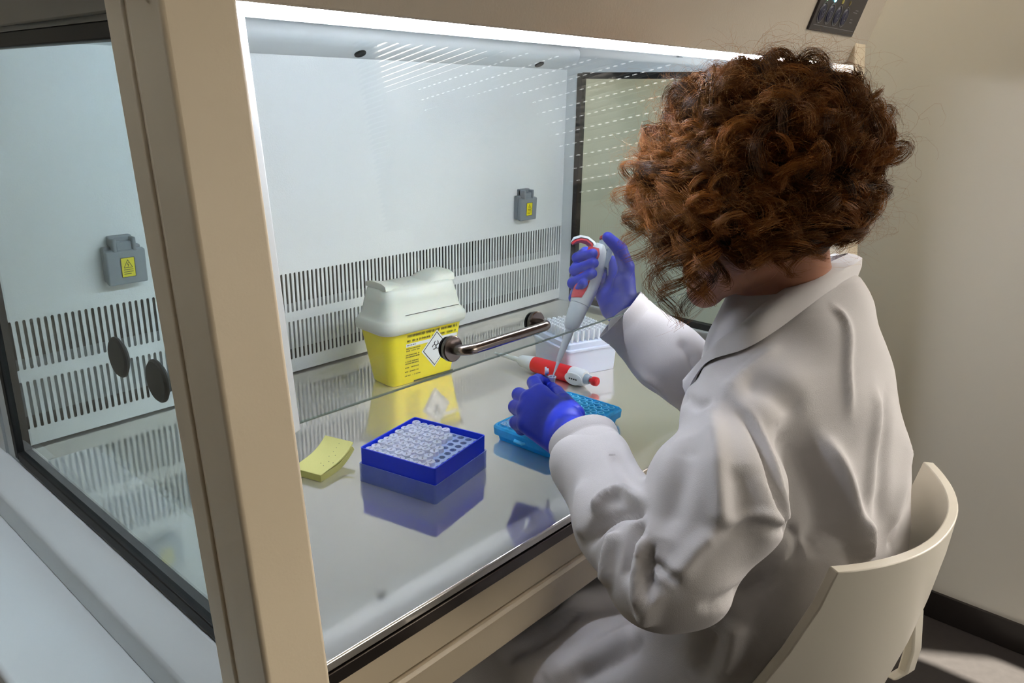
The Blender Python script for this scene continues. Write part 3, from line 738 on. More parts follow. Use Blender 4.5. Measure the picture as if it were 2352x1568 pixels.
# ------------------------------------------------------------------ implicit surfaces for the soft shapes
def cr(p, n):      # Catmull-Rom resample
    p = np.array(p); q = np.concatenate([[2*p[0]-p[1]], p, [2*p[-1]-p[-2]]]); out = []
    for t in np.linspace(0, len(p)-1-1e-9, n):
        i = int(t); f = t-i; a, b, c, d = q[i:i+4]
        out.append(.5*((2*b)+(-a+c)*f+(2*a-5*b+4*c-d)*f*f+(-a+3*b-3*c+d)*f**3))
    return np.array(out)
class Field:
    def __init__(s, lo, hi, h):
        s.lo = np.array(lo, float); s.h = h
        n = np.ceil((np.array(hi)-s.lo)/h).astype(int)+1
        ax = [s.lo[i]+h*np.arange(n[i]) for i in range(3)]
        s.X, s.Y, s.Z = np.meshgrid(*ax, indexing='ij', sparse=True)
        s.n = n; s.F = np.full(tuple(n), 1e3, np.float32)
    def _win(s, pts, r):
        pts = np.array(pts); a = np.floor((pts.min(0)-r-s.lo)/s.h).astype(int); b = np.ceil((pts.max(0)+r-s.lo)/s.h).astype(int)+1
        a = np.clip(a, 0, s.n); b = np.clip(b, 0, s.n); return tuple(slice(i, j) for i, j in zip(a, b))
    def _mix(s, w, d, k, op):
        G = s.F[w]
        if op == 'add':
            h = np.clip(0.5+0.5*(G-d)/k, 0, 1); s.F[w] = (G*(1-h)+d*h - k*h*(1-h)).astype(np.float32)
        else:
            h = np.clip(0.5-0.5*(G+d)/k, 0, 1); s.F[w] = (G*(1-h)-d*h + k*h*(1-h)).astype(np.float32)
    def cap(s, a, b, ra, rb, k=.01, op='add', sq=None):
        """tapered capsule; sq = (axis, factor) flattens it along one direction"""
        a = np.array(a, float); b = np.array(b, float); w = s._win([a, b], max(ra, rb)*(1.0 if sq is None else max(1, sq[1]))+3*k+s.h*3)
        x, y, z = s.X[w[0]], s.Y[:, w[1]], s.Z[:, :, w[2]]
        ba = b-a; L = max(ba@ba, 1e-12)
        px, py, pz = x-a[0], y-a[1], z-a[2]
        t = np.clip((px*ba[0]+py*ba[1]+pz*ba[2])/L, 0, 1)
        qx, qy, qz = px-t*ba[0], py-t*ba[1], pz-t*ba[2]
        q2 = qx*qx+qy*qy+qz*qz
        if sq is not None:
            n = np.array(sq[0], float); n /= np.linalg.norm(n); c = qx*n[0]+qy*n[1]+qz*n[2]
            q2 = q2 + c*c*(1/sq[1]**2-1)
        s._mix(w, np.sqrt(q2)-(ra+t*(rb-ra)), k, op); return s
    def chain(s, pts, rad, k=.01, **kw):
        for i in range(len(pts)-1): s.cap(pts[i], pts[i+1], rad[i], rad[i+1], k, **kw)
        return s
    def ell(s, c, R, rad, k=.01, op='add'):
        """ellipsoid, R rows are its axes"""
        c = np.array(c, float); w = s._win([c], max(rad)+3*k+s.h*3)
        x, y, z = s.X[w[0]]-c[0], s.Y[:, w[1]]-c[1], s.Z[:, :, w[2]]-c[2]
        q = 0; g = 0
        for i in range(3):
            u = x*R[i][0]+y*R[i][1]+z*R[i][2]; q = q+(u/rad[i])**2; g = g+(u/rad[i]**2)**2
        q = np.sqrt(q); d = q*(q-1)/np.sqrt(g+1e-12)
        s._mix(w, d, k, op); return s
    def slices(s, zs, cx, cy, wd, dp, lat, k=.02):
        """stack of horizontal ellipses (torso); lat = lateral direction in plan"""
        z = s.Z; ccx, ccy, ww, dd = (np.interp(z, zs, v) for v in (cx, cy, wd, dp))
        x, y = s.X-ccx, s.Y-ccy
        u = x*lat[0]+y*lat[1]; v = -x*lat[1]+y*lat[0]
        d = (np.sqrt((u/ww)**2+(v/dd)**2)-1)*np.minimum(ww, dd)
        d = np.maximum(d, np.maximum(z-zs[-1], zs[0]-z))
        s._mix((slice(None),)*3, d, k, 'add'); return s
    def nets(s):
        """surface nets -> vertices, quads"""
        F = s.F; S = F < 0; n = np.array(F.shape)
        cs = np.zeros(tuple(n-1), np.int8)
        for i in (0, 1):
            for j in (0, 1):
                for k in (0, 1): cs += S[i:n[0]-1+i, j:n[1]-1+j, k:n[2]-1+k]
        act = (cs > 0) & (cs < 8); idx = np.full(tuple(n-1), -1, np.int64); C = np.argwhere(act); idx[act] = np.arange(len(C))
        acc = np.zeros((len(C), 3)); cnt = np.zeros(len(C))
        cor = [(i, j, k) for i in (0, 1) for j in (0, 1) for k in (0, 1)]
        for a in cor:
            for b in cor:
                if sum(abs(p-q) for p, q in zip(a, b)) != 1 or a > b: continue
                A = C+np.array(a); B = C+np.array(b); fa = F[A[:, 0], A[:, 1], A[:, 2]]; fb = F[B[:, 0], B[:, 1], B[:, 2]]
                m = (fa < 0) != (fb < 0); t = np.where(m, fa/(fa-fb+1e-20), 0)
                acc[m] += (np.array(a)+t[:, None]*(np.array(b)-np.array(a)))[m]; cnt += m
        V = s.lo+s.h*(C+acc/cnt[:, None]); Q = []
        for d in range(3):
            e1, e2 = [(1, 2), (2, 0), (0, 1)][d]
            sl0 = [slice(1, -1)]*3; sl0[d] = slice(0, -1); sl1 = list(sl0); sl1[d] = slice(1, None)
            a, b = S[tuple(sl0)], S[tuple(sl1)]; E = np.argwhere(a != b); base = np.ones(3, int); base[d] = 0
            if len(E) == 0: continue
            flip = a[a != b]; E = E+base
            def ix(o1, o2):
                q = E.copy(); q[:, e1] += o1; q[:, e2] += o2; return idx[q[:, 0], q[:, 1], q[:, 2]]
            q = np.stack([ix(-1, -1), ix(0, -1), ix(0, 0), ix(-1, 0)], 1)
            q[~flip] = q[~flip][:, ::-1]; Q.append(q)
        Q = np.concatenate(Q); Q = Q[(Q >= 0).all(1)]
        return V, Q

def relax(V, Q, it, lam=.5):
    E = np.concatenate([Q[:, [0, 1]], Q[:, [1, 2]], Q[:, [2, 3]], Q[:, [3, 0]]]); E = np.concatenate([E, E[:, ::-1]])
    deg = np.bincount(E[:, 0], minlength=len(V)).astype(float)[:, None]+1e-9
    for _ in range(it):
        for l in (lam, -lam*1.03):
            A = np.stack([np.bincount(E[:, 0], V[E[:, 1], i], len(V)) for i in range(3)], 1)/deg
            V = V+l*(A-V)
    return V
def vnormals(V, Q):
    n = np.cross(V[Q[:, 2]]-V[Q[:, 0]], V[Q[:, 3]]-V[Q[:, 1]]); N = np.zeros_like(V)
    for i in range(4):
        for c in range(3): N[:, c] += np.bincount(Q[:, i], n[:, c], len(V))
    return N/(np.linalg.norm(N, axis=1)[:, None]+1e-12)
def qmesh(name, V, Q, m, smooth=True):
    me = bpy.data.meshes.new(name); me.vertices.add(len(V)); me.vertices.foreach_set('co', V.astype(np.float32).ravel())
    k = Q.shape[1]
    me.loops.add(k*len(Q)); me.loops.foreach_set('vertex_index', Q.astype(np.int32).ravel())
    me.polygons.add(len(Q)); me.polygons.foreach_set('loop_start', (k*np.arange(len(Q))).astype(np.int32))
    me.polygons.foreach_set('use_smooth', np.full(len(Q), smooth)); me.materials.append(m); me.update(); me.validate(); return me

# ------------------------------------------------------------------ the person
m_skin = mat('skin', (152, 104, 80), 0.5, sss=0.15, var=.06, vscale=30)
m_coat = mat('white cotton lab coat', (196, 193, 193), 0.85, bump=0.25, bscale=900, sheen=0.15)
m_glove = mat('blue nitrile glove', (20, 44, 186), 0.45, bump=0.12, bscale=260)
m_trou = mat('dark trousers', (36, 38, 46), 0.8); m_shoe = mat('dark shoes', (28, 28, 28), 0.5)

HC = np.array([.495, -.140, .418])
hF = np.array([-.22, .93, -.26]); hF /= np.linalg.norm(hF)
hL = np.cross([0, 0, 1.0], hF); hL /= np.linalg.norm(hL); hL = hL + np.array([0, 0, -.06]); hL /= np.linalg.norm(hL)
hU = np.cross(hF, hL); HR = np.array([hL, hF, hU])
hl = lambda x, y, z: HC + x*hL + y*hF + z*hU
NB = np.array([.572, -.170, .285])              # base of the neck
LAT = np.array([.985, .17]); LAT /= np.linalg.norm(LAT)   # lateral direction of the trunk (towards her right)
# arms
aL = [at(1695, 1010, .86), at(1655, 1140, .825), at(1545, 1298, .81), at(1425, 1195, .89), at(1338, 1012, .985)]
aR = [np.array([.745, -.14, .235]), np.array([.745, -.075, .13]), np.array([.715, -.02, .075]), at(1530, 815, 1.19), at(1424, 722, 1.19)]

def chain_pts(l): return [at(*p) for p in l]
# --- body: head, neck, trunk, arms as one surface
fb = Field((.10, -.42, -.34), (.88, .16, .62), .0045)
fb.ell(hl(0, -.012, .028), HR, (.073, .092, .086), .02)
fb.ell(hl(0, .042, -.028), HR, (.058, .048, .078), .025)
for sgn in (-1, 1):
    fb.cap(hl(.047*sgn, .004, -.055), hl(.014*sgn, .072, -.098), .024, .018, .02)
    fb.ell(hl(.036*sgn, .062, -.035), HR, (.022, .022, .026), .02)
    fb.ell(hl(.030*sgn, .101, .004), HR, (.016, .012, .011), .012, op='sub')
    fb.ell(hl(.077*sgn, -.012, -.012), HR, (.009, .018, .030), .008)
fb.ell(hl(0, .078, -.101), HR, (.020, .016, .016), .02)
fb.cap(hl(0, .088, .004), hl(0, .108, -.040), .007, .0115, .012)
fb.cap(hl(-.017, .086, -.070), hl(.017, .086, -.070), .0075, .0075, .010)
fb.cap(hl(-.03, .088, .022), hl(.03, .088, .022), .008, .008, .015)
fb.cap(hl(0, -.028, -.05), NB, .050, .053, .03)
fb.cap(NB, (.545, -.19, .05), .055, .08, .03); fb.cap((.545, -.19, .05), (.50, -.24, -.18), .09, .10, .03)
fb.cap(aL[0]*.75+aR[0]*.25, aR[0], .04, .04, .03)
fb.chain(aL, [.030, .035, .038, .030, .018], .02); fb.chain(aR[:4]+[aR[3]*.45+aR[4]*.55], [.045, .042, .038, .030, .018], .02)
V, Q = fb.nets(); V = relax(V, Q, 3)
person = bpy.data.objects.new('person', qmesh('person', V, Q, m_skin)); COL.objects.link(person)
tag(person, 'seated person with curly auburn hair in a white lab coat and blue gloves', 'person')
for sgn in (-1, 1):
    e = MB().lathe([(.0118*math.sin(math.pi*k/10)+1e-5, -.0118*math.cos(math.pi*k/10)) for k in range(11)], 16, Matrix.Translation(hl(.030*sgn, .080, .004))).obj('eye', mat('eye white', (225, 222, 216), .2), person, smooth=True)

# --- lab coat
fc = Field((.06, -.44, -.60), (.92, .30, .40), .0042)
fc.slices([-.30, -.20, -.05, .08, .18, .245, .295, .325],
          [.490, .490, .503, .528, .550, .562, .572, .575],
          [-.175, -.203, -.236, -.222, -.200, -.188, -.182, -.182],
          [.165, .172, .182, .185, .180, .150, .092, .066],
          [.125, .138, .138, .132, .120, .105, .085, .064], LAT, .02)
fc.cap((.545, -.185, .250), at(1690, 965, .875), .060, .056, .05); fc.cap((.59, -.18, .235), aR[0], .062, .068, .05)
def shorten(a, d):
    v = a[4]-a[3]; v = v/np.linalg.norm(v); return a[:4]+[a[4]-v*d]
fc.chain(shorten(aL, .045), [.058, .073, .064, .052, .046], .018)
fc.chain(shorten(aR, .045), [.070, .068, .060, .050, .046], .018)
# coat skirt over the thighs
kL, kR = np.array([.175, .185, -.265]), np.array([.60, .20, -.265])
fc.cap((.43, -.17, -.225), kL, .080, .075, .04); fc.cap((.54, -.17, -.225), kR, .080, .075, .04)
fc.cap((.30, .0, -.255), (.56, .02, -.26), .070, .070, .05)
fc.cap(kL+np.array([0, .02, -.03]), kL+np.array([-.02, .05, -.24]), .075, .085, .04)
fc.cap(kR+np.array([0, .02, -.03]), kR+np.array([.02, .05, -.24]), .075, .085, .04)
fc.cap(kL+np.array([0, -.10, -.10]), kL+np.array([-.03, -.08, -.27]), .07, .08, .05)
# openings: neck, cuffs
fc.cap(NB+np.array([0, 0, -.03]), NB+np.array([-.03, .02, .12]), .054, .058, .006, op='sub')
V, Q = fc.nets(); V = relax(V, Q, 4)
# cloth folds: lines over the surface, pushed out (ridge) or in (crease) along the normal
from mathutils.bvhtree import BVHTree
FOLDS = [  # (points, height, width)
    ([(1655, 905), (1720, 960), (1775, 1060), (1815, 1200), (1835, 1265), (1790, 1330)], -.0050, .007),
    ([(1668, 915), (1735, 965), (1792, 1065), (1832, 1200)], .0030, .008),
    ([(1660, 900), (1720, 845), (1790, 795)], .0030, .008),
    ([(1635, 925), (1645, 1050), (1655, 1150), (1656, 1215)], .0075, .012),
    ([(1656, 1212), (1600, 1265), (1560, 1310), (1515, 1320)], .0065, .012),
    ([(1590, 1000), (1560, 1100), (1520, 1230)], -.0070, .020),
    ([(1690, 1060), (1720, 1160), (1730, 1280)], -.0045, .022),
    ([(1480, 1150), (1430, 1132), (1390, 1148), (1370, 1185)], .0100, .009),
    ([(1478, 1172), (1430, 1176), (1385, 1205), (1345, 1250)], -.0110, .0075),
    ([(1470, 1192), (1445, 1250), (1432, 1335)], -.0095, .0065),
    ([(1420, 1215), (1402, 1280), (1402, 1345)], .0085, .008),
    ([(1478, 1225), (1462, 1310), (1470, 1400)], .0080, .008),
    ([(1490, 1240), (1482, 1300), (1500, 1390)], -.0080, .006),
    ([(1486, 1282), (1530, 1315), (1556, 1340)], -.0070, .006),
    ([(1500, 1350), (1490, 1400), (1480, 1425)], .0070, .010),
    ([(1830, 1205), (1740, 1190), (1660, 1212)], .0035, .008),
    ([(1830, 1225), (1740, 1208), (1670, 1230)], -.0035, .007),
    ([(1760, 1330), (1690, 1365), (1600, 1400)], -.0040, .010),
    ([(1340, 1100), (1330, 1180), (1345, 1240)], .0040, .012),
    ([(1405, 1040), (1440, 1090), (1475, 1120)], -.0035, .010),
    ([(1885, 1005), (1925, 1080), (1960, 1180), (1978, 1270)], .0095, .013),
    ([(1800, 960), (1850, 1060), (1890, 1160), (1910, 1240)], -.0120, .026),
    ([(1850, 1262), (1890, 1240), (1945, 1245), (1990, 1300)], -.0120, .014),
    ([(1975, 1180), (1990, 1240), (1992, 1290)], .0080, .009),
    ([(1912, 705), (1935, 750), (1944, 840), (1950, 960)], .0035, .007),
    ([(2010, 880), (2005, 1020), (1992, 1180)], .0040, .012),
    ([(2040, 900), (2036, 1040), (2020, 1220)], -.0045, .012),
    ([(2075, 960), (2072, 1080), (2045, 1230)], .0045, .012),
    ([(2095, 1120), (2070, 1200), (2050, 1260)], -.0060, .010),
    ([(1700, 880), (1780, 900), (1850, 960)], -.0050, .020),
    ([(1560, 900), (1600, 930), (1640, 915)], -.0040, .008),
    ([(1470, 850), (1520, 890), (1560, 930)], .0040, .010),
    ([(1560, 780), (1590, 830), (1600, 880)], -.0040, .010),
    ([(1450, 1440), (1350, 1500), (1250, 1560)], .0080, .018),
    ([(1480, 1470), (1400, 1530), (1330, 1567)], -.0080, .014),
    ([(1640, 1440), (1620, 1500), (1600, 1560)], -.0100, .015),
    ([(1700, 1420), (1690, 1480), (1660, 1560)], .0080, .014),
    ([(1330, 1400), (1250, 1450), (1150, 1520)], -.0060, .016)]
N0 = vnormals(V, Q); bvh = BVHTree.FromPolygons([tuple(p) for p in V], [tuple(q) for q in Q])
disp = np.zeros(len(V))
for pts, hgt, wid in FOLDS:
    hits = []
    pf = cr([(x, y, 0) for x, y in pts], 30*(len(pts)-1)+1)
    for x, y, _ in pf:
        v = CR*((x-1176)/F_PX) - CU*((y-784)/F_PX) + CF; v = v/np.linalg.norm(v)
        h = bvh.ray_cast(Vector(CAM), Vector(v))
        if h[0] is not None: hits.append((np.array(h[0]), np.array(h[1])))
    if len(hits) < 4: continue
    H = np.array([h[0] for h in hits]); HN = np.array([h[1] for h in hits])
    sel = np.where(((V > H.min(0)-3*wid) & (V < H.max(0)+3*wid)).all(1))[0]
    if len(sel) == 0: continue
    dd = np.linalg.norm(V[sel][:, None]-H[None], axis=2); j = dd.argmin(1); d = dd[np.arange(len(sel)), j]
    tt = j/(len(H)-1); prof = np.clip(np.minimum(tt, 1-tt)*5+.15, 0, 1)
    fac = np.clip((N0[sel]*HN[j]).sum(1)*1.6, 0, 1)
    disp[sel] += 1.6*hgt*prof*fac*np.exp(-(d/(wid*.85))**2)
lf = np.zeros(len(V))
for k in range(14):
    kv = rng.normal(0, 1, 3)*rng.uniform(14, 55); lf += np.sin(V@kv+rng.random()*6.28)*.0011
V = V+N0*(disp+lf)[:, None]; V = relax(V, Q, 1)
V_coat, Q_coat = V, Q
coat = bpy.data.objects.new('lab_coat', qmesh('lab_coat', V, Q, m_coat)); COL.objects.link(coat); coat.parent = person
tag(coat, 'loose white lab coat')

# --- collar: folded strip round the neck, mirrored to her right side
top = chain_pts([(1948, 582, 1.015), (1885, 612, .955), (1805, 660, .915), (1735, 712, .912), (1690, 765, .94), (1655, 812, .985), (1600, 865, 1.02)])
bot = chain_pts([(1965, 640, .995), (1890, 688, .925), (1790, 738, .872), (1705, 788, .868), (1645, 848, .895), (1600, 880, .935), (1562, 905, .985)])
L3 = np.array([LAT[0], LAT[1], 0]); ctr = np.array([.600, -.185, .3])
mir = lambda p: p - 2*((p-ctr)@L3)[:, None]*L3
topf = cr(np.concatenate([mir(np.array(top))[::-1][:-1], np.array(top)]), 61); botf = cr(np.concatenate([mir(np.array(bot))[::-1][:-1], np.array(bot)]), 61)
bvh2 = BVHTree.FromPolygons([tuple(p) for p in V_coat], [tuple(q) for q in Q_coat])
def snap(p):
    co, no, _, _ = bvh2.find_nearest(Vector(p)); return np.array(co)+np.array(no)*.0045
botf = cr(np.array([snap(p) for p in botf[::5]]), 61)
NBc = np.array([.575, -.18, .30])
rings = []
for a, b in zip(topf, botf):
    o_ = (a+b)/2-NBc; o_[2] = 0; o_ /= np.linalg.norm(o_)+1e-9
    mid = (a+b)/2+o_*.013+np.array([0, 0, .009]); th = o_*.003
    q1 = a*.75+b*.25+o_*.009+np.array([0, 0, .005]); q2 = a*.25+b*.75+o_*.009+np.array([0, 0, .006])
    inn = a-np.array([0, 0, .035])-o_*.003
    rings.append([a, q1, mid, q2, b, b-th, q2-th, mid-th, q1-th, a-th-np.array([0, 0, .002]), inn-th, inn])
collar = MB().rings(rings).obj('collar', m_coat, coat, smooth=60)
tag(collar, 'folded white coat collar')

# --- turned sleeve ends
def cuff(a, r0, r1, back, sq):
    d = a[4]-a[3]; d = d/np.linalg.norm(d); u = np.cross(d, [0, 0, 1.0]); u /= np.linalg.norm(u); w = np.cross(u, d); rings = []
    def ring(s_, r): return [a[4]+d*s_+r*(u*math.cos(t)*(1+.02*math.sin(3*t+s_*60))+w*math.sin(t)*sq) for t in np.linspace(0, 2*math.pi, 49)[:-1]]
    for s_, r in ((-back, r0-.006), (-back+.004, r0), (-back*.55, r0*.3+r1*.7), (-.020, r1), (-.0175, r1-.0008), (-.015, r1+.0002), (-.004, r1+.0012), (0, r1+.001), (.0005, r1-.001), (-.002, r1-.0022), (-.03, r1-.003), (-back*.6, r1-.006)): rings.append(ring(s_, r))
    o = MB().rings(rings).obj('cuff', m_coat, coat, smooth=70); tag(o, 'stitched white sleeve end'); return o
cuff(aL, .0475, .0445, .075, 1.0); cuff(aR, .0475, .0480, .075, .95)

# --- gloves
def glove(name, fingers, palm, wrist, label):
    allp = np.concatenate([np.array(chain_pts(c[0])) for c in fingers+palm] + [np.array(chain_pts(wrist[0]))])
    f = Field(allp.min(0)-.035, allp.max(0)+.035, .0014)
    for pts, rad in palm: f.chain(chain_pts(pts), rad, .008)
    f.chain(chain_pts(wrist[0]), wrist[1], .008)
    tmp = f
    for pts, rad in fingers: tmp.chain(chain_pts(pts), rad, .0022)
    V, Q = tmp.nets(); V = relax(V, Q, 4)
    o = bpy.data.objects.new(name, qmesh(name, V, Q, m_glove)); COL.objects.link(o); o.parent = person; tag(o, label); return o
right_f = [
    ([(1418, 606, 1.243), (1345, 580, 1.256), (1326, 592, 1.225), (1362, 582, 1.190)], [.0105, .0092, .0085, .0075]),
    ([(1420, 622, 1.246), (1330, 604, 1.256), (1320, 620, 1.215), (1364, 604, 1.188)], [.0105, .0095, .0088, .0078]),
    ([(1416, 642, 1.246), (1324, 636, 1.254), (1316, 650, 1.213), (1360, 628, 1.188)], [.0105, .0092, .0088, .0078]),
    ([(1408, 662, 1.243), (1322, 672, 1.248), (1318, 684, 1.216), (1340, 650, 1.190)], [.0095, .0084, .0080, .0070]),
    ([(1436, 668, 1.205), (1438, 612, 1.195), (1424, 572, 1.186), (1396, 545, 1.186)], [.0165, .0125, .0110, .0085])]
right_p = [([(1432, 700, 1.205), (1418, 610, 1.238)], [.019, .014]), ([(1430, 705, 1.21), (1418, 628, 1.24)], [.021, .014]),
           ([(1422, 708, 1.213), (1412, 645, 1.24)], [.020, .0145]), ([(1415, 712, 1.213), (1402, 668, 1.236)], [.018, .014]),
           ([(1432, 700, 1.203), (1434, 645, 1.20)], [.020, .0165]), ([(1405, 705, 1.215), (1390, 680, 1.225)], [.018, .015])]
glove('glove', right_f, right_p, ([(1428, 700, 1.205), (1446, 728, 1.195), (1490, 772, 1.19)], [.026, .029, .031]), 'blue glove on the raised right hand')
left_f = [
    ([(1240, 905, 1.115), (1226, 878, 1.150), (1236, 872, 1.178), (1256, 880, 1.192)], [.0125, .0100, .0092, .0080]),
    ([(1216, 918, 1.110), (1192, 906, 1.145), (1204, 922, 1.172), (1240, 925, 1.170)], [.0125, .0105, .0095, .0085]),
    ([(1208, 942, 1.098), (1184, 934, 1.135), (1198, 952, 1.160), (1236, 950, 1.155)], [.0125, .0105, .0095, .0085]),
    ([(1210, 972, 1.085), (1186, 970, 1.115), (1198, 985, 1.138), (1236, 978, 1.135)], [.0120, .0100, .0090, .0080]),
    ([(1318, 952, 1.060), (1294, 922, 1.105), (1278, 902, 1.150), (1268, 890, 1.185)], [.0155, .0125, .0110, .0085])]
left_p = [([(1300, 975, 1.045), (1240, 905, 1.115)], [.021, .0150]), ([(1290, 985, 1.045), (1218, 918, 1.110)], [.022, .0150]),
          ([(1285, 1000, 1.045), (1210, 944, 1.100)], [.022, .0150]), ([(1285, 1015, 1.045), (1212, 974, 1.088)], [.020, .0145]),
          ([(1260, 950, 1.09), (1240, 940, 1.13)], [.016, .014]), ([(1305, 965, 1.045), (1290, 930, 1.10)], [.020, .014])]
glove('glove', left_f, left_p, ([(1295, 985, 1.045), (1318, 1010, 1.005), (1345, 1050, .965)], [.026, .027, .028]), 'blue glove on the lowered left hand')

# --- legs and shoes under the coat
ft = Field((.08, -.30, -.752), (.76, .46, -.12), .008)
for k, fx in ((kL, -.03), (kR, .02)):
    hip = np.array([.43 if k is kL else .53, -.17, -.24])
    ft.cap(hip, k, .055, .050, .02); ft.cap(k, k+np.array([fx, .02, -.40]), .056, .042, .02)
V, Q = ft.nets(); V = relax(V, Q, 2)
tr = bpy.data.objects.new('trousers', qmesh('trousers', V, Q, m_trou)); COL.objects.link(tr); tr.parent = person
for k, fx in ((kL, -.03), (kR, .02)):
    a = k+np.array([fx, .02, -.455]); fs = Field(a-np.array([.07, .08, .06]), a+np.array([.07, .22, .07]), .005)
    fs.cap(a+np.array([0, -.01, -.008]), a+np.array([0, .15, -.014]), .040, .034, .02); fs.cap(a, a+np.array([0, 0, .04]), .042, .040, .02)
    fs.F = np.maximum(fs.F, (FLOOR+.001-fs.Z)+0*fs.F)
    V, Q = fs.nets(); V = relax(V, Q, 2)
    o = bpy.data.objects.new('shoe', qmesh('shoe', V, Q, m_shoe)); COL.objects.link(o); o.parent = person

# --- curly hair: locks of strands, each strand a thin three-sided tube
def hair_set(NL, NS, SEG, spread, rmin, rmax, frizz, width, lift, more=0.0):
    u = rng.random(NL*3); th = rng.random(NL*3)*2*np.pi; cz = 1-1.60*u
    loc = np.stack([np.sqrt(1-cz**2)*np.cos(th), np.sqrt(1-cz**2)*np.sin(th), cz], 1)
    keep = ~((loc[:, 1] > .55) & (loc[:, 2] < .40)) & ~((loc[:, 1] > .2) & (loc[:, 2] < -.2))
    loc = loc[keep][:NL]; NL = len(loc)
    c0 = np.array([0, -.012, .028]); rad = np.array([.078, .096, .090])
    root = c0+loc*rad; nrm = loc/rad; nrm /= np.linalg.norm(nrm, axis=1)[:, None]
    env_c = np.array([0, -.004, .030]); env = np.array([.150, .163, .132])*lift       # outline of the hair mass
    d0 = root-env_c; A = ((nrm/env)**2).sum(1); B = 2*(d0*nrm/env**2).sum(1); Cc = ((d0/env)**2).sum(1)-1
    dist = (-B+np.sqrt(np.maximum(B*B-4*A*Cc, 0)))/(2*A)
    Lk = dist*np.where(rng.random(NL) < .35, rng.uniform(.4, .75, NL), rng.uniform(.75, .97, NL))
    nape = (loc[:, 2] < .05) & (loc[:, 1] < -.2)
    Lk = np.where(nape, Lk*.5, Lk)
    Wr = HC+root@HR; Wn = nrm@HR
    t = np.linspace(0, 1, SEG); down = np.array([0, 0, -1.0])
    drop = (.010+.030*rng.random(NL))*(1-.5*np.clip(Wn[:, 2], 0, 1)); drop = np.where(nape, drop*.8+.01, drop)
    front = (loc[:, 1] > .22) & (loc[:, 2] < .80)                       # longer locks falling beside the face
    drop = np.where(front, drop+.030+.080*rng.random(NL), drop); Lk = np.where(front & (loc[:, 2] < .5), Lk*.8, Lk)
    low = (~front) & (~nape) & (loc[:, 2] < -.1); drop = np.where(low, drop*.5, drop); Lk = np.where(low, Lk*.7, Lk)
    side = np.cross(Wn, down); side /= np.linalg.norm(side, axis=1)[:, None]+1e-6
    sw = rng.normal(0, .018, NL)
    P = (Wr[:, None]+Wn[:, None]*(Lk[:, None]*(1-(1-t)**1.8))[..., None] + down*(drop[:, None]*t**1.8)[..., None] + side[:, None]*(sw[:, None]*t**1.5)[..., None])
    T = np.gradient(P, axis=1); T /= np.linalg.norm(T, axis=2)[..., None]
    U = np.cross(T, np.array([.3, .5, .81])); U /= np.linalg.norm(U, axis=2)[..., None]; W = np.cross(T, U)
    turns = rng.uniform(.9, 1.9, NL)+drop*8+more; ph = rng.random(NL)*2*np.pi; hand = rng.choice([-1, 1], NL)
    cr_ = rng.uniform(rmin, rmax, NL)
    sp = rng.normal(0, 1, (NL, NS, 3))*spread; fr = rng.random((NL, NS)) < frizz
    pj = rng.normal(0, .16, (NL, NS)); tj = rng.normal(0, .03, (NL, NS)); sj = rng.normal(1, .13, (NL, NS))
    a2 = ph[:, None, None]+pj[..., None]+hand[:, None, None]*2*np.pi*(turns[:, None]*(1+tj))[..., None]*t**1.2
    r2 = (cr_[:, None]*sj)[..., None]*np.clip(t*2.4, 0, 1)*(1-.2*t**3)
    S = P[:, None]+U[:, None]*(r2*np.cos(a2))[..., None]+W[:, None]*(r2*np.sin(a2))[..., None]
    S = S+sp[:, :, None]*(.4+.6*t[:, None])
    fz = np.cumsum(rng.normal(0, 1, (NL, NS, SEG, 3)), 2)*.0008
    S = S+fz*np.where(fr, 2.4, .15)[..., None, None]
    ext = np.where(fr, rng.uniform(.0, .032, (NL, NS)), 0)
    S = S+(Wn[:, None]*ext[..., None])[:, :, None]*(t**2)[:, None]
    S = S.reshape(-1, SEG, 3); n = len(S)
    w = np.where(fr, .00012, width).reshape(-1)
    T = np.gradient(S, axis=1); T /= np.linalg.norm(T, axis=2)[..., None]+1e-9
    U = np.cross(T, np.array([.2, .3, .93])); U /= np.linalg.norm(U, axis=2)[..., None]+1e-9; W = np.cross(T, U)
    tap = w[:, None]*(1-.6*t**2)
    ring = [S+tap[..., None]*(U*math.cos(a)+W*math.sin(a)) for a in (0, 2*math.pi/3, 4*math.pi/3)]
    V = np.stack(ring, 2).reshape(-1, 3)
    b = (np.arange(n)*SEG*3)[:, None]+(np.arange(SEG-1)*3)[None]
    Q = np.concatenate([np.stack([b+k, b+(k+1) % 3, b+3+(k+1) % 3, b+3+k], -1).reshape(-1, 4) for k in range(3)])
    tone = np.repeat(rng.random(NL)**1.2, NS)*.62+rng.random(n)*.16; tone = np.where(fr.reshape(-1), .75+.25*rng.random(n), tone)  # frizz is the same hair, its backlight put into a paler tone
    return V, Q, np.repeat(tone, SEG*3)
def hair():
    A = hair_set(440, 46, 26, .0025, .012, .026, .03, .00036, .97)
    B = hair_set(320, 8, 24, .004, .012, .024, .45, .00020, 1.06)
    C = hair_set(190, 24, 34, .0011, .011, .019, 0, .00034, 1.02, 1.0)
    V = np.concatenate([A[0], B[0], C[0]]); Q = np.concatenate([A[1], B[1]+len(A[0]), C[1]+len(A[0])+len(B[0])])
    me = qmesh('hair', V, Q, m_hair)
    at_ = me.attributes.new('tone', 'FLOAT', 'POINT'); at_.data.foreach_set('value', np.concatenate([A[2], B[2], C[2]*.7+.25]).astype(np.float32))
    return me
m_hair = bpy.data.materials.new('auburn hair'); m_hair.use_nodes = True
nt = m_hair.node_tree; b = nt.nodes['Principled BSDF']; L = nt.links
at_n = nt.nodes.new('ShaderNodeAttribute'); at_n.attribute_name = 'tone'
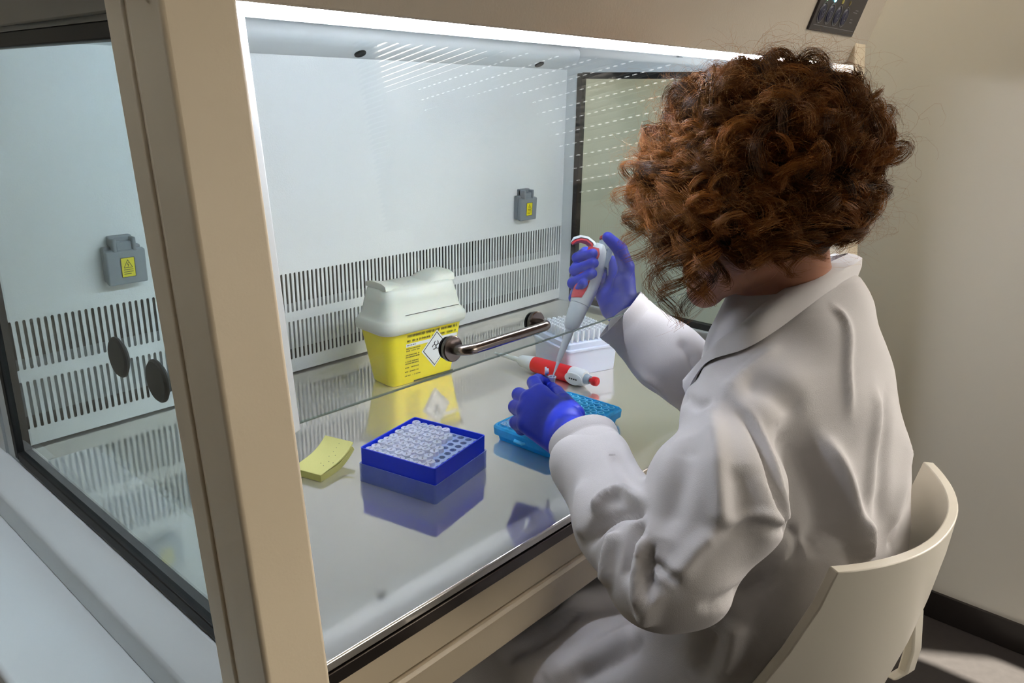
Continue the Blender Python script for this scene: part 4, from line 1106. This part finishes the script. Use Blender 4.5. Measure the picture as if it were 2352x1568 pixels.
rp = nt.nodes.new('ShaderNodeValToRGB'); rp.color_ramp.elements[0].color = (*lin((28, 16, 8)), 1); rp.color_ramp.elements[1].color = (*lin((206, 160, 104)), 1)  # shade and light set in the ramp, palest stop for backlit frizz
e_ = rp.color_ramp.elements.new(.72); e_.color = (*lin((172, 108, 46)), 1)
L.new(at_n.outputs['Fac'], rp.inputs[0]); L.new(rp.outputs[0], b.inputs['Base Color'])
b.inputs['Roughness'].default_value = .42; b.inputs['Specular IOR Level'].default_value = .3
tl = nt.nodes.new('ShaderNodeBsdfTranslucent'); L.new(rp.outputs[0], tl.inputs[0])
mx = nt.nodes.new('ShaderNodeMixShader'); mx.inputs[0].default_value = .35
L.new(b.outputs[0], mx.inputs[1]); L.new(tl.outputs[0], mx.inputs[2]); L.new(mx.outputs[0], nt.nodes['Material Output'].inputs[0])
ho = bpy.data.objects.new('hair', hair()); COL.objects.link(ho); ho.parent = person; tag(ho, 'short curly auburn hair')
# solid core under the hair, darkened for the shade between the locks
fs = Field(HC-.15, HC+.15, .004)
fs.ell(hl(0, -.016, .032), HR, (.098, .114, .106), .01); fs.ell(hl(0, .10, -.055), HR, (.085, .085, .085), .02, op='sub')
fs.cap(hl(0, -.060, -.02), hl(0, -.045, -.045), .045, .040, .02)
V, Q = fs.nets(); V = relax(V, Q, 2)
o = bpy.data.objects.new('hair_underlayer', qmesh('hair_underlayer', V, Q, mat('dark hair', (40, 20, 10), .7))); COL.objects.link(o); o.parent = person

# ------------------------------------------------------------------ chair
m_chair = mat('cream plastic shell', (232, 226, 212), 0.28)
m_chrome = mat('chrome tube', (190, 190, 190), .15, metal=1.0)
ch = thing('shell_chair', (.50, -.20, FLOOR), 'cream shell chair under the seated person', 'chair', world_build=True)
# backrest: curved shell sheet, rows from the top edge down to the seat
rowsB = [(.075, .345, .690, -.345, -.408), (.03, .338, .695, -.335, -.405), (-.03, .325, .700, -.315, -.398), (-.09, .312, .705, -.290, -.388), (-.16, .300, .712, -.255, -.372), (-.23, .295, .715, -.21, -.350), (-.285, .295, .715, -.17, -.315), (-.305, .30, .71, -.13, -.270)]
def sheet(rows, th):
    outer, inner = [], []
    for z, xa, xb, ye, ym in rows:
        o_, i_ = [], []
        for k in range(25):
            u = -1+2*k/24; x = (xa+xb)/2+(xb-xa)/2*u; y = ym+(ye-ym)*abs(u)**2.2
            o_.append((x, y, z)); i_.append((x*(1-.0)+(-th*.6*u), y+th, z))
        outer.append(o_); inner.append(i_)
    return [o_+i_[::-1] for o_, i_ in zip(outer, inner)]
MB().rings(sheet(rowsB, .011)).obj('backrest', m_chair, ch, bevel=.003, smooth=50)
seat = []
for y in np.linspace(-.30, .12, 10):
    r_ = [( .505+.205*math.sin(math.pi/2*u)*(1 if y < .08 else .96), y, -.312+.022*abs(u)**2.5-(.02*max(0, (y-.04)/.08)**2)) for u in np.linspace(-1, 1, 17)]
    seat.append(r_+[(a, b_, c-.012) for a, b_, c in r_[::-1]])
MB().rings(seat).obj('seat', m_chair, ch, bevel=.002, smooth=50)
for (x, y, x2, y2) in ((.36, -.22, .30, -.36), (.65, -.22, .71, -.36), (.36, .04, .31, .12), (.65, .04, .70, .12)):
    MB().tube([(x, y, -.33), (x2, y2, FLOOR+.004)], .011, 12).obj('leg', m_chrome, ch, smooth=40)
for (x0, x1, y) in ((.36, .65, -.22), (.36, .65, .04)):
    MB().tube([(x0, y, -.33), (x1, y, -.33)], .010, 10).obj('cross_bar', m_chrome, ch, smooth=40)
br = MB(); prof = [(.655, -.352, -.090), (.668, -.362, -.14), (.672, -.368, -.20), (.668, -.366, -.235), (.655, -.355, -.245)]
br.rings([[(x-.010, y-.004, z), (x+.012, y-.010, z), (x+.014, y+.004, z), (x-.008, y+.010, z)] for x, y, z in prof])
br.obj('back_bracket', m_chair, ch, bevel=.003, smooth=50)
